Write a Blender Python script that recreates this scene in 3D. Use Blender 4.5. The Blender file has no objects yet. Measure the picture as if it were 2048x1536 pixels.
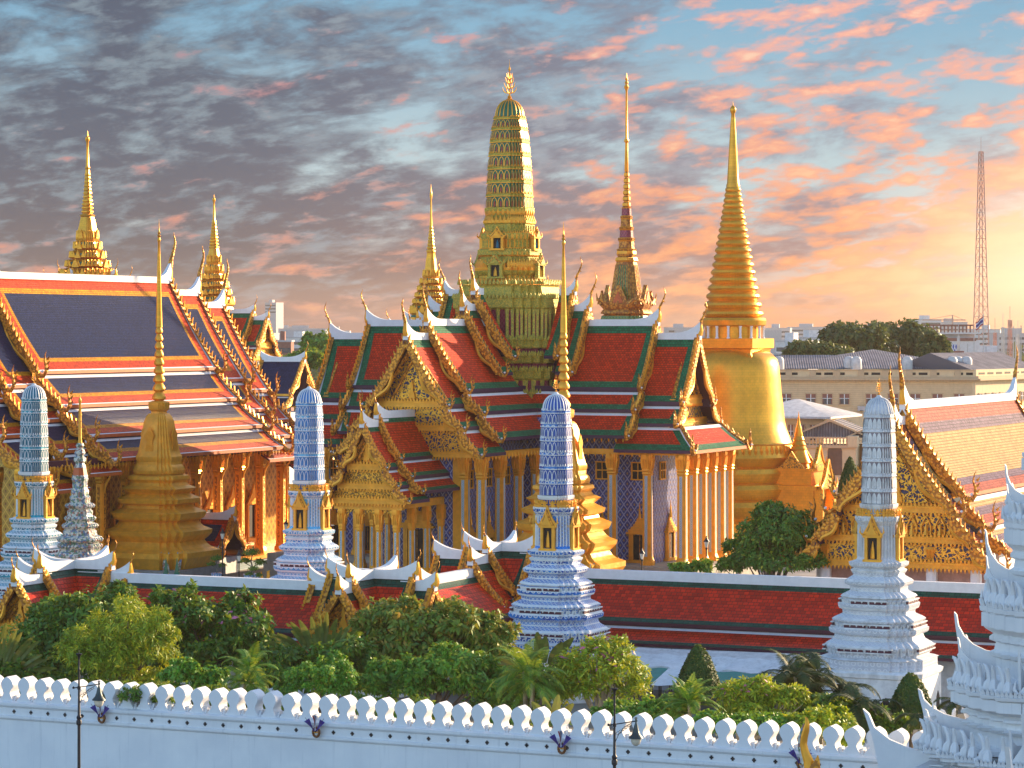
import bpy, math, random
import numpy as np
from mathutils import Matrix, Vector
R = math.radians
random.seed(7); rng = np.random.default_rng(7)
sc = bpy.context.scene
# ---------------------------------------------------------------- camera, sky, sun
F = 5700.0; HZ = 665.0; H = 25.0
cam = bpy.data.objects.new("Camera", bpy.data.cameras.new("Camera"))
sc.collection.objects.link(cam); sc.camera = cam
cam.location = (0, 0, H); cam.rotation_euler = (R(90), 0, 0)
cam.data.sensor_width = 36; cam.data.lens = F / 2048 * 36
cam.data.shift_y = -(768 - HZ) / 2048
cam.data.clip_start = 1; cam.data.clip_end = 9000
sc.view_settings.view_transform = 'Standard'; sc.view_settings.look = 'None'
sc.view_settings.exposure = 1.42; sc.view_settings.gamma = 1.0; sc.view_settings.use_curve_mapping = False
sc.cycles.max_bounces = 6; sc.cycles.transparent_max_bounces = 8
SUN_AZ, SUN_EL = R(50), R(14)          # azimuth from +Y towards +X

def lin(c):
    if isinstance(c, str):
        c = c.lstrip('#'); c = [int(c[i:i+2], 16)/255 for i in (0, 2, 4)]
    return tuple((x/12.92 if x <= .04045 else ((x+.055)/1.055)**2.4) for x in c)

class NT:
    """tiny node-tree helper"""
    def __init__(s, nt): s.t = nt; s.t.nodes.clear()
    def n(s, typ, ins=None, **kw):
        nd = s.t.nodes.new(typ)
        for k, v in kw.items(): setattr(nd, k, v)
        for k, v in (ins or {}).items():
            if isinstance(v, bpy.types.NodeSocket): s.t.links.new(v, nd.inputs[k])
            else:
                if isinstance(v, tuple) and len(v) == 3 and nd.inputs[k].type == 'RGBA': v = v + (1,)
                nd.inputs[k].default_value = v
        return nd
    def math(s, op, a, b=0.0, c=0.0, clamp=False):
        nd = s.n('ShaderNodeMath', {0: a, 1: b, 2: c}, operation=op, use_clamp=clamp); return nd.outputs[0]
    def mix(s, f, a, b, mode='MIX'):
        nd = s.n('ShaderNodeMix', data_type='RGBA', blend_type=mode)
        for k, v in ((0, f), (6, a), (7, b)):
            if isinstance(v, bpy.types.NodeSocket): s.t.links.new(v, nd.inputs[k])
            else: nd.inputs[k].default_value = (v + (1,) if isinstance(v, tuple) else v)
        return nd.outputs[2]
    def ss(s, x, a, b):
        nd = s.n('ShaderNodeMapRange', {0: x, 1: a, 2: b, 3: 0.0, 4: 1.0}, interpolation_type='SMOOTHSTEP'); return nd.outputs[0]
    def noise(s, vec, scale, detail=4.0, rough=.5, dist=0.0, out=0):
        return s.n('ShaderNodeTexNoise', {'Vector': vec, 'Scale': scale, 'Detail': detail, 'Roughness': rough, 'Distortion': dist}).outputs[out]
    def map(s, vec, scale=(1, 1, 1), loc=(0, 0, 0), rot=(0, 0, 0)):
        return s.n('ShaderNodeMapping', {'Vector': vec, 'Scale': scale, 'Location': loc, 'Rotation': rot}).outputs[0]

# ---- world: physical sky + a broken deck of sunset clouds, by direction only
w = bpy.data.worlds.new("World"); sc.world = w; w.use_nodes = True
t = NT(w.node_tree)
d = t.n('ShaderNodeTexCoord').outputs['Generated']
sx = t.n('ShaderNodeSeparateXYZ', {0: d}); X, Y_, Z = sx.outputs
sky = t.n('ShaderNodeTexSky', sky_type='NISHITA', sun_disc=False, sun_elevation=SUN_EL, sun_rotation=SUN_AZ,
          air_density=1.0, dust_density=1.2, ozone_density=2.5).outputs[0]
az = t.math('ARCTAN2', X, Y_)
el = t.math('ARCSINE', Z)
elw = t.math('POWER', t.math('MAXIMUM', el, 0.0), 0.85)
tilt = t.math('ADD', t.math('MULTIPLY', elw, 2.3), t.math('MULTIPLY', az, -0.32))
cv = t.n('ShaderNodeCombineXYZ', {0: az, 1: tilt, 2: 0.37}).outputs[0]
big = t.noise(t.map(cv, loc=(3.1, .6, 0)), 10.0, 4.0, .55, .3)
med = t.noise(t.map(cv, loc=(7.7, 2.2, 1)), 22.0, 9.0, .60, .35)
fin = t.noise(t.map(cv, loc=(1.3, 5.0, 2)), 66.0, 8.0, .60, .15)
pf = t.noise(t.map(cv, loc=(9.3, 1.0, 4)), 40.0, 5.0, .5, .2)
rt = t.ss(az, -0.14, 0.15)                 # left .. right
up = t.ss(el, 0.0, 0.115)
up2 = t.ss(el, 0.0, 0.05)
clear = t.mix(t.ss(el, .045, .12), lin('#b8cdd2'), lin('#7cacc8'))
clear = t.mix(t.math('SUBTRACT', 1.0, up2), clear, t.mix(rt, lin('#b09890'), lin('#dca88e')))
# slate clouds, heavier to the left and low
dk = t.math('ADD', t.math('MULTIPLY', big, .42), t.math('MULTIPLY', med, .70))
bias = t.math('MULTIPLY', t.math('SUBTRACT', .88, rt), .13)
lowb = t.math('MULTIPLY', t.math('SUBTRACT', .66, up), .11)
dk = t.math('ADD', t.math('ADD', dk, bias), t.math('ADD', lowb, t.math('MULTIPLY', t.math('SUBTRACT', fin, .5), .30)))
dkm = t.ss(dk, .47, .66)
dkc = t.mix(rt, lin('#4f586c'), lin('#8a8c9e'))
dkc = t.mix(t.math('SUBTRACT', 1.0, t.ss(el, 0.0, .075)), dkc, t.mix(rt, lin('#5a5058'), lin('#a87064')))
dkc = t.mix(t.math('MULTIPLY', t.ss(fin, .45, .68), .8), dkc, t.mix(rt, lin('#8496a2'), lin('#aeb0ba')))
col = t.mix(t.math('MULTIPLY', dkm, .95), clear, dkc)
# peach puffs catching the low sun
pk = t.math('ADD', t.math('MULTIPLY', fin, .52), t.math('MULTIPLY', pf, .58))
pk = t.math('ADD', pk, t.math('MULTIPLY', t.math('SUBTRACT', rt, .72), .15))
pk = t.math('ADD', pk, t.math('MULTIPLY', t.math('SUBTRACT', .55, up), .08))
pkm = t.ss(pk, .525, .66)
pkc = t.mix(up, t.mix(rt, lin('#d88a70'), lin('#fc9c54')), t.mix(rt, lin('#c08a94'), lin('#ffae94')))
pkc = t.mix(t.ss(pk, .62, .74), pkc, t.mix(up, lin('#ffb060'), lin('#ffd2b0')))
col = t.mix(t.math('MULTIPLY', pkm, .84), col, pkc)
# glow low on the sunward side
ga = t.math('SUBTRACT', az, .205); ge = t.math('SUBTRACT', el, .010)
gd = t.math('SQRT', t.math('ADD', t.math('MULTIPLY', ga, ga), t.math('MULTIPLY', t.math('MULTIPLY', ge, ge), 2.2)))
glow = t.math('POWER', t.math('SUBTRACT', 1.0, t.ss(gd, 0.0, .115)), 1.2)
col = t.mix(t.math('MULTIPLY', glow, .95), col, (1.7, 1.02, .64))
hz = t.math('SUBTRACT', 1.0, t.ss(el, -.002, .022))
col = t.mix(t.math('MULTIPLY', hz, .6), col, t.mix(rt, lin('#b48c84'), lin('#eea878')))
col = t.n('ShaderNodeHueSaturation', {'Saturation': 1.0, 'Value': 1.08, 'Color': col}).outputs[0]
fwd = t.math('MULTIPLY', t.ss(Y_, .2, .75), t.math('SUBTRACT', 1.0, t.ss(Z, .3, .75)))
skyb = t.mix(1.0, sky, (1.03, .99, .98), 'MULTIPLY')
b1 = t.n('ShaderNodeBackground', {0: skyb, 1: 0.14}).outputs[0]
b2 = t.n('ShaderNodeBackground', {0: col, 1: 0.374}).outputs[0]
mx = t.n('ShaderNodeMixShader', {0: fwd, 1: b1, 2: b2}).outputs[0]
t.n('ShaderNodeOutputWorld', {0: mx})
w.cycles.sampling_method = 'MANUAL'; w.cycles.sample_map_resolution = 512

sun = bpy.data.objects.new("Sun", bpy.data.lights.new("Sun", 'SUN'))
sc.collection.objects.link(sun)
sun.data.energy = 3.9; sun.data.angle = R(0.5); sun.data.color = (1.0, .73, .44)
sd = Vector((math.sin(SUN_AZ)*math.cos(SUN_EL), math.cos(SUN_AZ)*math.cos(SUN_EL), math.sin(SUN_EL)))
sun.rotation_euler = sd.to_track_quat('Z', 'Y').to_euler()

# ---------------------------------------------------------------- materials
M = {}
def mat(name, fn):
    m = bpy.data.materials.new(name); m.use_nodes = True
    t = NT(m.node_tree); sh = fn(t)
    t.n('ShaderNodeOutputMaterial', {0: sh}); M[name] = m; return m
def bsdf(t, col, rough=.6, metal=0.0, bump=None, bs=.3, bd=.05, **kw):
    ins = {'Base Color': col, 'Roughness': rough, 'Metallic': metal}; ins.update(kw)
    if bump is not None: ins['Normal'] = t.n('ShaderNodeBump', {'Strength': bs, 'Distance': bd, 'Height': bump}).outputs[0]
    return t.n('ShaderNodeBsdfPrincipled', ins).outputs[0]
def uv(t): return t.n('ShaderNodeTexCoord').outputs['UV']
def ob(t): return t.n('ShaderNodeTexCoord').outputs['Object']
def ramp(t, f, a, b, c0, c1): return t.mix(t.ss(f, a, b), c0, c1)

def plain(name, c, rough=.6, metal=0.0, var=.15, sc_=1.5, stain=None):
    def fn(t):
        c0 = lin(c) if isinstance(c, str) else c
        n = t.noise(ob(t), sc_, 5.0, .6)
        col = ramp(t, n, .3, .7, tuple(x*(1-var) for x in c0), tuple(min(1, x*(1+var)) for x in c0))
        if stain:
            st = t.noise(t.map(ob(t), scale=(1.6, 1.6, .22)), 1.3, 6.0, .65)
            col = t.mix(t.math('MULTIPLY', t.ss(st, .50, .74), stain), col, tuple(x*.42 for x in c0))
        return bsdf(t, col, rough, metal, t.noise(ob(t), sc_*9, 3.0), .25, .03)
    return mat(name, fn)
def tile(name, c, w_=.30, h_=.24, rough=.45, var=.30):
    def fn(t):
        c0 = lin(c)
        b = t.n('ShaderNodeTexBrick', {'Vector': uv(t), 'Color1': tuple(x*(1-var) for x in c0), 'Color2': tuple(min(1, x*(1+var)) for x in c0),
              'Mortar': tuple(x*.28 for x in c0), 'Scale': 1.0, 'Mortar Size': .028, 'Mortar Smooth': .6, 'Brick Width': w_, 'Row Height': h_})
        n = t.math('ADD', t.math('MULTIPLY', t.noise(ob(t), .45, 6.0, .65), .6), t.math('MULTIPLY', t.noise(t.map(uv(t), scale=(1.6, .22, 1)), 1.0, 5.0, .7), .4))
        col = t.mix(ramp(t, n, .25, .75, (.0,)*3, (1.,)*3), t.mix(1.0, b.outputs[0], (.74, .70, .72), 'MULTIPLY'), b.outputs[0])
        row = t.n('ShaderNodeTexWave', {'Vector': uv(t), 'Scale': 1.0/h_/6.283*3.1416, 'Distortion': 0.0}, wave_type='BANDS', bands_direction='Y', wave_profile='SAW').outputs[1]
        hgt = t.math('ADD', t.math('MULTIPLY', b.outputs[1], -1.0), t.math('MULTIPLY', row, .6))
        return bsdf(t, col, rough, 0.0, hgt, .55, .06, **{'Specular IOR Level': .14})
    return mat(name, fn)
def gold(name, base=(1.0, .44, .035), rough=.30, metal=.55, bumps=0.0, bscale=3.0, dark=None, dk=.5, grid=False):
    def fn(t):
        n = t.noise(ob(t), .8, 6.0, .6)
        col = ramp(t, n, .3, .7, tuple(x*.80 for x in base), base)
        v = t.n('ShaderNodeTexVoronoi', {'Vector': ob(t), 'Scale': bscale}, feature='F1').outputs[0]
        if dark is not None:
            col = t.mix(t.math('MULTIPLY', t.ss(v, .40, .62), dk), col, dark)
        if grid:      # gilded mosaic tesserae: tone varies a little from piece to piece
            bk = t.n('ShaderNodeTexBrick', {'Vector': uv(t), 'Color1': (.80,)*3, 'Color2': (1.0,)*3, 'Mortar': (.55,)*3, 'Scale': 1.0, 'Mortar Size': .012, 'Brick Width': .42, 'Row Height': .3})
            col = t.mix(.6, col, bk.outputs[0], 'MULTIPLY'); col = t.mix(t.math('MULTIPLY', t.ss(t.noise(t.map(ob(t), scale=(1, 1, .3)), .9, 5.0, .7), .5, .75), .35), col, (.62, .27, .03))
        h = t.math('ADD', t.math('MULTIPLY', v, -1.0), t.math('MULTIPLY', t.noise(ob(t), bscale*2, 3.0), .5))
        return bsdf(t, col, t.math('ADD', rough, t.math('MULTIPLY', t.noise(ob(t), 1.7, 4.0), .12)), metal, h, bumps, .08)
    return mat(name, fn)

plain('white', (.80, .80, .79), .55, stain=.18)
plain('white_clean', (.82, .82, .82), .5, var=.05)
plain('white_weathered', (.74, .74, .74), .65, stain=.75, var=.12)
plain('maroon', '#4a1530', .5)
plain('purple_wood', '#3b1640', .5)
plain('orange_band', '#c4602a', .5)
plain('dark', (.012, .010, .012), .7)
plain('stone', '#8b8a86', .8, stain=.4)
plain('step_stone', '#a79f90', .75, stain=.3)
tile('tile_red', '#ec3c14'); tile('tile_green', '#157a50'); tile('tile_navy', '#222f58', .26, .2, .30)
tile('tile_orange', '#e84a1c', .26, .2); tile('tile_yellow', '#f6a010', .26, .2)
tile('tile_gallery', '#d83012', .42, .34, .35); tile('tile_gallery_green', '#1a5342', .42, .34, .38)
tile('tile_tan', '#f2c884', .34, .26, .22, .12); tile('tile_terracotta', '#d06a50', .34, .26, .3); tile('tile_mauve', '#8c7480', .34, .26, .3)
gold('gold', rough=.34, metal=.5, bumps=.25, bscale=2.2)
gold('gold_leaf', (1.0, .46, .035), rough=.28, metal=.6, bumps=.10, bscale=.9, grid=True)
gold('gold_trim', (.95, .40, .03), rough=.36, metal=.4, bumps=.6, bscale=4.0, dark=(.25, .07, .01), dk=.75)
gold('gold_aged', (1.0, .46, .035), rough=.36, metal=.28, bumps=.3, bscale=1.6, dark=(.60, .26, .03), dk=.25)
gold('gold_green', (.70, .50, .06), rough=.5, metal=.2, bumps=.6, bscale=6.0, dark=(.24, .28, .05), dk=.6)
gold('gold_red', (.75, .34, .05), rough=.5, metal=.35, bumps=.6, bscale=3.0, dark=(.22, .05, .02), dk=.7)
def carved(name, bg, g=(.95, .50, .06), scale=2.4, thr=.09):
    def fn(t):
        o = ob(t)
        wv = t.n('ShaderNodeVectorMath', {0: o, 1: t.n('ShaderNodeVectorMath', {0: t.noise(o, scale*.9, 2.0, .5, 0, 1), 3: .7}, operation='SCALE').outputs[0]}, operation='ADD').outputs[0]
        v = t.n('ShaderNodeTexVoronoi', {'Vector': wv, 'Scale': scale}, feature='DISTANCE_TO_EDGE').outputs[0]
        v2 = t.n('ShaderNodeTexVoronoi', {'Vector': wv, 'Scale': scale*2.1}, feature='F1').outputs[0]
        m = t.math('MAXIMUM', t.math('SUBTRACT', 1.0, t.ss(v, thr, thr+.06)), t.math('SUBTRACT', 1.0, t.ss(v2, .30, .42)))
        col = t.mix(m, bg, g)
        return bsdf(t, col, .38, t.math('MULTIPLY', m, .7), m, .9, .12)
    return mat(name, fn)
carved('carved_gold_blue', (.03, .03, .11)); carved('carved_gold_red', (.16, .03, .02)); carved('carved_gold', (.22, .10, .02), scale=3.2)
def lattice(name, c0, c1, c2, s=.75):
    def fn(t):
        u = t.map(uv(t), scale=(1/s, 1/(s*1.35), 1), rot=(0, 0, 0))
        sp = t.n('ShaderNodeSeparateXYZ', {0: u}).outputs
        a = t.math('ABSOLUTE', t.math('SUBTRACT', t.math('FRACT', t.math('ADD', sp[0], sp[1])), .5))
        b = t.math('ABSOLUTE', t.math('SUBTRACT', t.math('FRACT', t.math('SUBTRACT', sp[0], sp[1])), .5))
        m = t.math('MAXIMUM', a, b); q = t.math('ADD', a, b)
        col = t.mix(t.ss(m, .40, .45), c0, c1)
        col = t.mix(t.math('SUBTRACT', 1.0, t.ss(q, .16, .24)), col, c2)
        n = t.noise(ob(t), 6.0, 3.0)
        col = t.mix(t.math('MULTIPLY', t.ss(n, .45, .7), .35), col, c1)
        return bsdf(t, col, .3, 0.0, m, .3, .04)
    return mat(name, fn)
lattice('mosaic_blue', lin('#37408c'), lin('#9ea4cc'), lin('#a88a3c'))
lattice('mosaic_gold', (.62, .33, .04), (.95, .56, .09), (.30, .09, .02), .9)
lattice('mosaic_maroon', lin('#7c1638'), lin('#a8455a'), lin('#8e2740'), .4)
lattice('mosaic_strip', lin('#b9c9d6'), lin('#8fa6a8'), lin('#3f8c92'), .34)
lattice('mosaic_green', lin('#3f7a35'), lin('#8a8a3a'), lin('#2c5a2c'), .4)
def porcelain(name, c, cl, s=.44, amt=.5, white=(.78, .80, .84), kind=0):
    """white ground with a repeated glazed floral band"""
    def fn(t):
        u = t.map(uv(t), scale=(1/s, 1/s, 1))
        sp = t.n('ShaderNodeSeparateXYZ', {0: u}).outputs
        fx = t.math('SUBTRACT', t.math('FRACT', sp[0]), .5); fy = t.math('SUBTRACT', t.math('FRACT', sp[1]), .5)
        if kind == 0:
            r = t.math('SQRT', t.math('ADD', t.math('MULTIPLY', fx, fx), t.math('MULTIPLY', fy, fy)))
            m = t.ss(t.math('ABSOLUTE', t.math('SUBTRACT', r, .30)), .05, .14)
        else:
            m = t.ss(t.math('ABSOLUTE', t.math('SUBTRACT', t.math('ABSOLUTE', fx), t.math('ABSOLUTE', fy))), .05, .16)
        n = t.noise(ob(t), 5.0, 4.0, .7)
        m = t.math('MULTIPLY', m, t.math('ADD', .80, t.ss(n, .35, .6)), clamp=True)
        c_ = t.mix(t.ss(t.noise(ob(t), 1.2, 3.0), .35, .65), c, cl)
        col = t.mix(t.math('MULTIPLY', m, amt), white, c_)
        return bsdf(t, col, .28, 0.0, m, .4, .05)
    return mat(name, fn)
POR = {'blue': (lin('#0a4aa8'), lin('#2c86d8')), 'pale': (lin('#2f7cc0'), lin('#66bce4')), 'teal': (lin('#0a6c84'), lin('#2ca4b8')), 'white': (lin('#aab0bc'), lin('#c6cad6'))}
for k, (c, cl) in POR.items():
    porcelain('por_'+k, c, cl, amt=1.0 if k != 'white' else .6); porcelain('pord_'+k, c, cl, .32, .75 if k != 'white' else .45, kind=1)
    porcelain('wallp_'+k, c, cl, .26, 1.0 if k != 'white' else .25, kind=1, white=tuple(x*1.6 for x in cl) if k != 'white' else (.74, .74, .78))
    plain('glaze_'+k, c if k != 'white' else (.60, .62, .68), .3)
def multi(name):
    def fn(t):
        v = t.n('ShaderNodeTexVoronoi', {'Vector': ob(t), 'Scale': 6.0}, feature='F1')
        h = t.n('ShaderNodeSeparateColor', {0: v.outputs[1]}).outputs[0]
        col = t.mix(t.ss(h, .40, .44), (.62, .60, .52), t.mix(t.ss(h, .60, .63), lin('#6f86a4'), t.mix(t.ss(h, .85, .87), lin('#6d8a72'), lin('#a8786a'))))
        return bsdf(t, col, .35, 0.0, v.outputs[0], .6, .06)
    return mat(name, fn)
multi('mosaic_multi')
# ---------------------------------------------------------------- mesh builder
class MB:
    def __init__(s, T=None): s.V = []; s.Fc = []; s.m = []; s.uv = []; s.T = T if T is not None else Matrix(); s.ms = []
    def mi(s, m):
        if m not in s.ms: s.ms.append(m)
        return s.ms.index(m)
    def v(s, *p):
        q = s.T @ Vector(p); s.V.append((q.x, q.y, q.z)); return len(s.V)-1
    def f(s, ids, m='white', uvs=None):
        s.Fc.append(tuple(ids)); s.m.append(s.mi(m)); s.uv.append(uvs)
    def quad(s, a, b, c, d, m='white', uvs=None): s.f([s.v(*a), s.v(*b), s.v(*c), s.v(*d)], m, uvs)
    def box(s, x0, x1, y0, y1, z0, z1, m='white'):
        i = [s.v(x, y, z) for z in (z0, z1) for x, y in ((x0, y0), (x1, y0), (x1, y1), (x0, y1))]
        for q in ((0, 3, 2, 1), (4, 5, 6, 7), (0, 1, 5, 4), (1, 2, 6, 5), (2, 3, 7, 6), (3, 0, 4, 7)): s.f([i[k] for k in q], m)
    def cbox(s, cx, cy, hx, hy, z0, z1, m='white'): s.box(cx-hx, cx+hx, cy-hy, cy+hy, z0, z1, m)
    def sweep(s, prof, plan, m='white', cap=True, cx=0, cy=0):
        """stack of plan outlines; prof = (r, z[, material of the face above it])"""
        rings = []
        for p in prof: rings.append([s.v(cx+x*p[0], cy+y*p[0], p[1]) for x, y in plan])
        n = len(plan)
        for k in range(len(prof)-1):
            mm = prof[k][2] if len(prof[k]) > 2 else m
            for i in range(n):
                j = (i+1) % n; s.f([rings[k][i], rings[k][j], rings[k+1][j], rings[k+1][i]], mm)
        if cap:
            mt = prof[-1][2] if len(prof[-1]) > 2 else m
            s.f(rings[-1], mt); s.f(rings[0][::-1], prof[0][2] if len(prof[0]) > 2 else m)
    def tube(s, pts, rad, n=6, m='white', cap=True, flat=1.0):
        pts = [Vector(p) for p in pts]; rings = []; up0 = None
        for i, p in enumerate(pts):
            a = pts[max(0, i-1)]; b = pts[min(len(pts)-1, i+1)]; tg = (b-a).normalized()
            if up0 is None: up0 = tg.orthogonal().normalized()
            up0 = (up0 - tg*up0.dot(tg)); up0 = up0.normalized() if up0.length > 1e-6 else tg.orthogonal().normalized()
            sd_ = tg.cross(up0); r = rad[i] if hasattr(rad, '__len__') else rad
            rings.append([s.v(*(p + up0*math.cos(6.28318*k/n)*r + sd_*math.sin(6.28318*k/n)*r*flat)) for k in range(n)])
        for k in range(len(rings)-1):
            for i in range(n):
                j = (i+1) % n; s.f([rings[k][i], rings[k][j], rings[k+1][j], rings[k+1][i]], m)
        if cap: s.f(rings[0][::-1], m); s.f(rings[-1], m)
    def prism(s, pts, d, m='white', mside=None, org=(0, 0, 0), ax=(1, 0, 0), ay=(0, 0, 1)):
        """2-D outline extruded by vector d"""
        ax = Vector(ax); ay = Vector(ay); o = Vector(org); d = Vector(d)
        a = [s.v(*(o+ax*p[0]+ay*p[1])) for p in pts]; b = [s.v(*(o+ax*p[0]+ay*p[1]+d)) for p in pts]
        s.f(a, m); s.f(b[::-1], m); n = len(pts)
        for i in range(n): j = (i+1) % n; s.f([a[j], a[i], b[i], b[j]], mside or m)
    def build(s, name, parent=None, smooth=32, recalc=True, loc=None, label=None):
        me = bpy.data.meshes.new(name); me.from_pydata(s.V, [], s.Fc)
        for m in s.ms: me.materials.append(M[m])
        me.polygons.foreach_set('material_index', s.m)
        if recalc and len(s.Fc) < 60000:
            import bmesh
            bm = bmesh.new(); bm.from_mesh(me); bmesh.ops.recalc_face_normals(bm, faces=bm.faces); bm.to_mesh(me); bm.free()
        co = np.array(s.V, dtype=float); ul = me.uv_layers.new(name='UVMap'); nl = len(me.loops)
        U = np.zeros((nl, 2)); vi = np.zeros(nl, dtype=np.int32); me.loops.foreach_get('vertex_index', vi)
        nr = np.zeros(len(me.polygons)*3); me.polygons.foreach_get('normal', nr); nr = nr.reshape(-1, 3)
        tot = np.zeros(len(me.polygons), dtype=np.int32); me.polygons.foreach_get('loop_total', tot)
        fid = np.repeat(np.arange(len(tot)), tot); N_ = nr[fid]; P_ = co[vi]
        hl = np.hypot(N_[:, 0], N_[:, 1]); ver = hl > .35; hs = np.maximum(hl, 1e-6)
        U[:, 0] = np.where(ver, (-N_[:, 1]*P_[:, 0]+N_[:, 0]*P_[:, 1])/hs, P_[:, 0]); U[:, 1] = np.where(ver, P_[:, 2]/np.maximum(hl, .5), P_[:, 1])
        if any(u is not None for u in s.uv):
            st = np.concatenate([[0], np.cumsum(tot)[:-1]])
            for k, u in enumerate(s.uv):
                if u is not None:
                    dct = {s.Fc[k][q]: u[q] for q in range(len(u))}
                    for q in range(tot[k]): U[st[k]+q] = dct[vi[st[k]+q]]
        ul.data.foreach_set('uv', U.ravel())
        if smooth is not None:
            me.polygons.foreach_set('use_smooth', [True]*len(me.polygons)); me.set_sharp_from_angle(angle=R(smooth))
        o = bpy.data.objects.new(name, me); sc.collection.objects.link(o)
        if parent is not None: o.parent = parent
        if loc is not None: o.location = loc
        if label: o['label'] = label
        return o
def tag(o, label, cat, group=None, kind=None):
    if label: o['label'] = label
    if cat: o['category'] = cat
    if group: o['group'] = group
    if kind: o['kind'] = kind
    return o
def thing(name, label, cat, loc=(0, 0, 0), rz=0.0, group=None, scale=1.0):
    o = bpy.data.objects.new(name, None); sc.collection.objects.link(o); o.location = loc; o.rotation_euler = (0, 0, rz); o.scale = (scale,)*3
    o.empty_display_size = .5
    return tag(o, label, cat, group)
def dup(o, loc=None, parent=None, rz=None):
    c = o.copy(); sc.collection.objects.link(c)
    if parent is not None: c.parent = parent
    if loc is not None: c.location = loc
    if rz is not None: c.rotation_euler = (0, 0, rz)
    for ch in list(o.children): dup(ch, parent=c)
    return c
# placing: the palace grid is turned 24.5 degrees; C = distance of the grid line
RZ = R(-24.5); cA, sA = math.cos(RZ), math.sin(RZ)
def pos(px, C, z=0.0):
    p = (px-1024)/F; Y = C/(1+.456*p); return (p*Y, Y, z)
def posY(px, Y, z=0.0): return ((px-1024)/F*Y, Y, z)
def zat(py, Y): return H-(py-HZ)*Y/F
def pr(lst, Y, k=1.0, z0=0.0):
    """(half width px, row px[, material]) -> (radius, z[, material])"""
    return [(max(a[0]*Y/F/k, .004), zat(a[1], Y)-z0) + tuple(a[2:]) for a in sorted(lst, key=lambda q: -q[1])]
SQ = [(1, -1), (1, 1), (-1, 1), (-1, -1)]
def RD(seq):
    out = []
    for k in range(4):
        c_, s_ = [(1, 0), (0, 1), (-1, 0), (0, -1)][k]
        for x, y in seq: out.append((x*c_-y*s_, x*s_+y*c_))
    return out
RED3 = RD([(1, .5), (.89, .5), (.89, .65), (.77, .65), (.77, .77), (.65, .77), (.65, .89), (.5, .89), (.5, 1)])
RED2 = RD([(1, .62), (.9, .62), (.9, .76), (.76, .76), (.76, .9), (.62, .9), (.62, 1)])
def circ(n): return [(math.cos(6.283185*k/n), math.sin(6.283185*k/n)) for k in range(n)]
C8, C16, C24, C48 = circ(8), circ(16), circ(24), circ(48)
def seg_pts(plan, r, step):
    """points with outward normals spaced along a plan outline"""
    out = []
    n = len(plan)
    for i in range(n):
        a = Vector(plan[i])*r; b = Vector(plan[(i+1) % n])*r; L = (b-a).length; k = max(1, round(L/step))
        tdir = (b-a)/L; nr = Vector((tdir.y, -tdir.x))
        for j in range(k): out.append((a+(b-a)*(j+.5)/k, nr, L/k))
    return out

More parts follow.
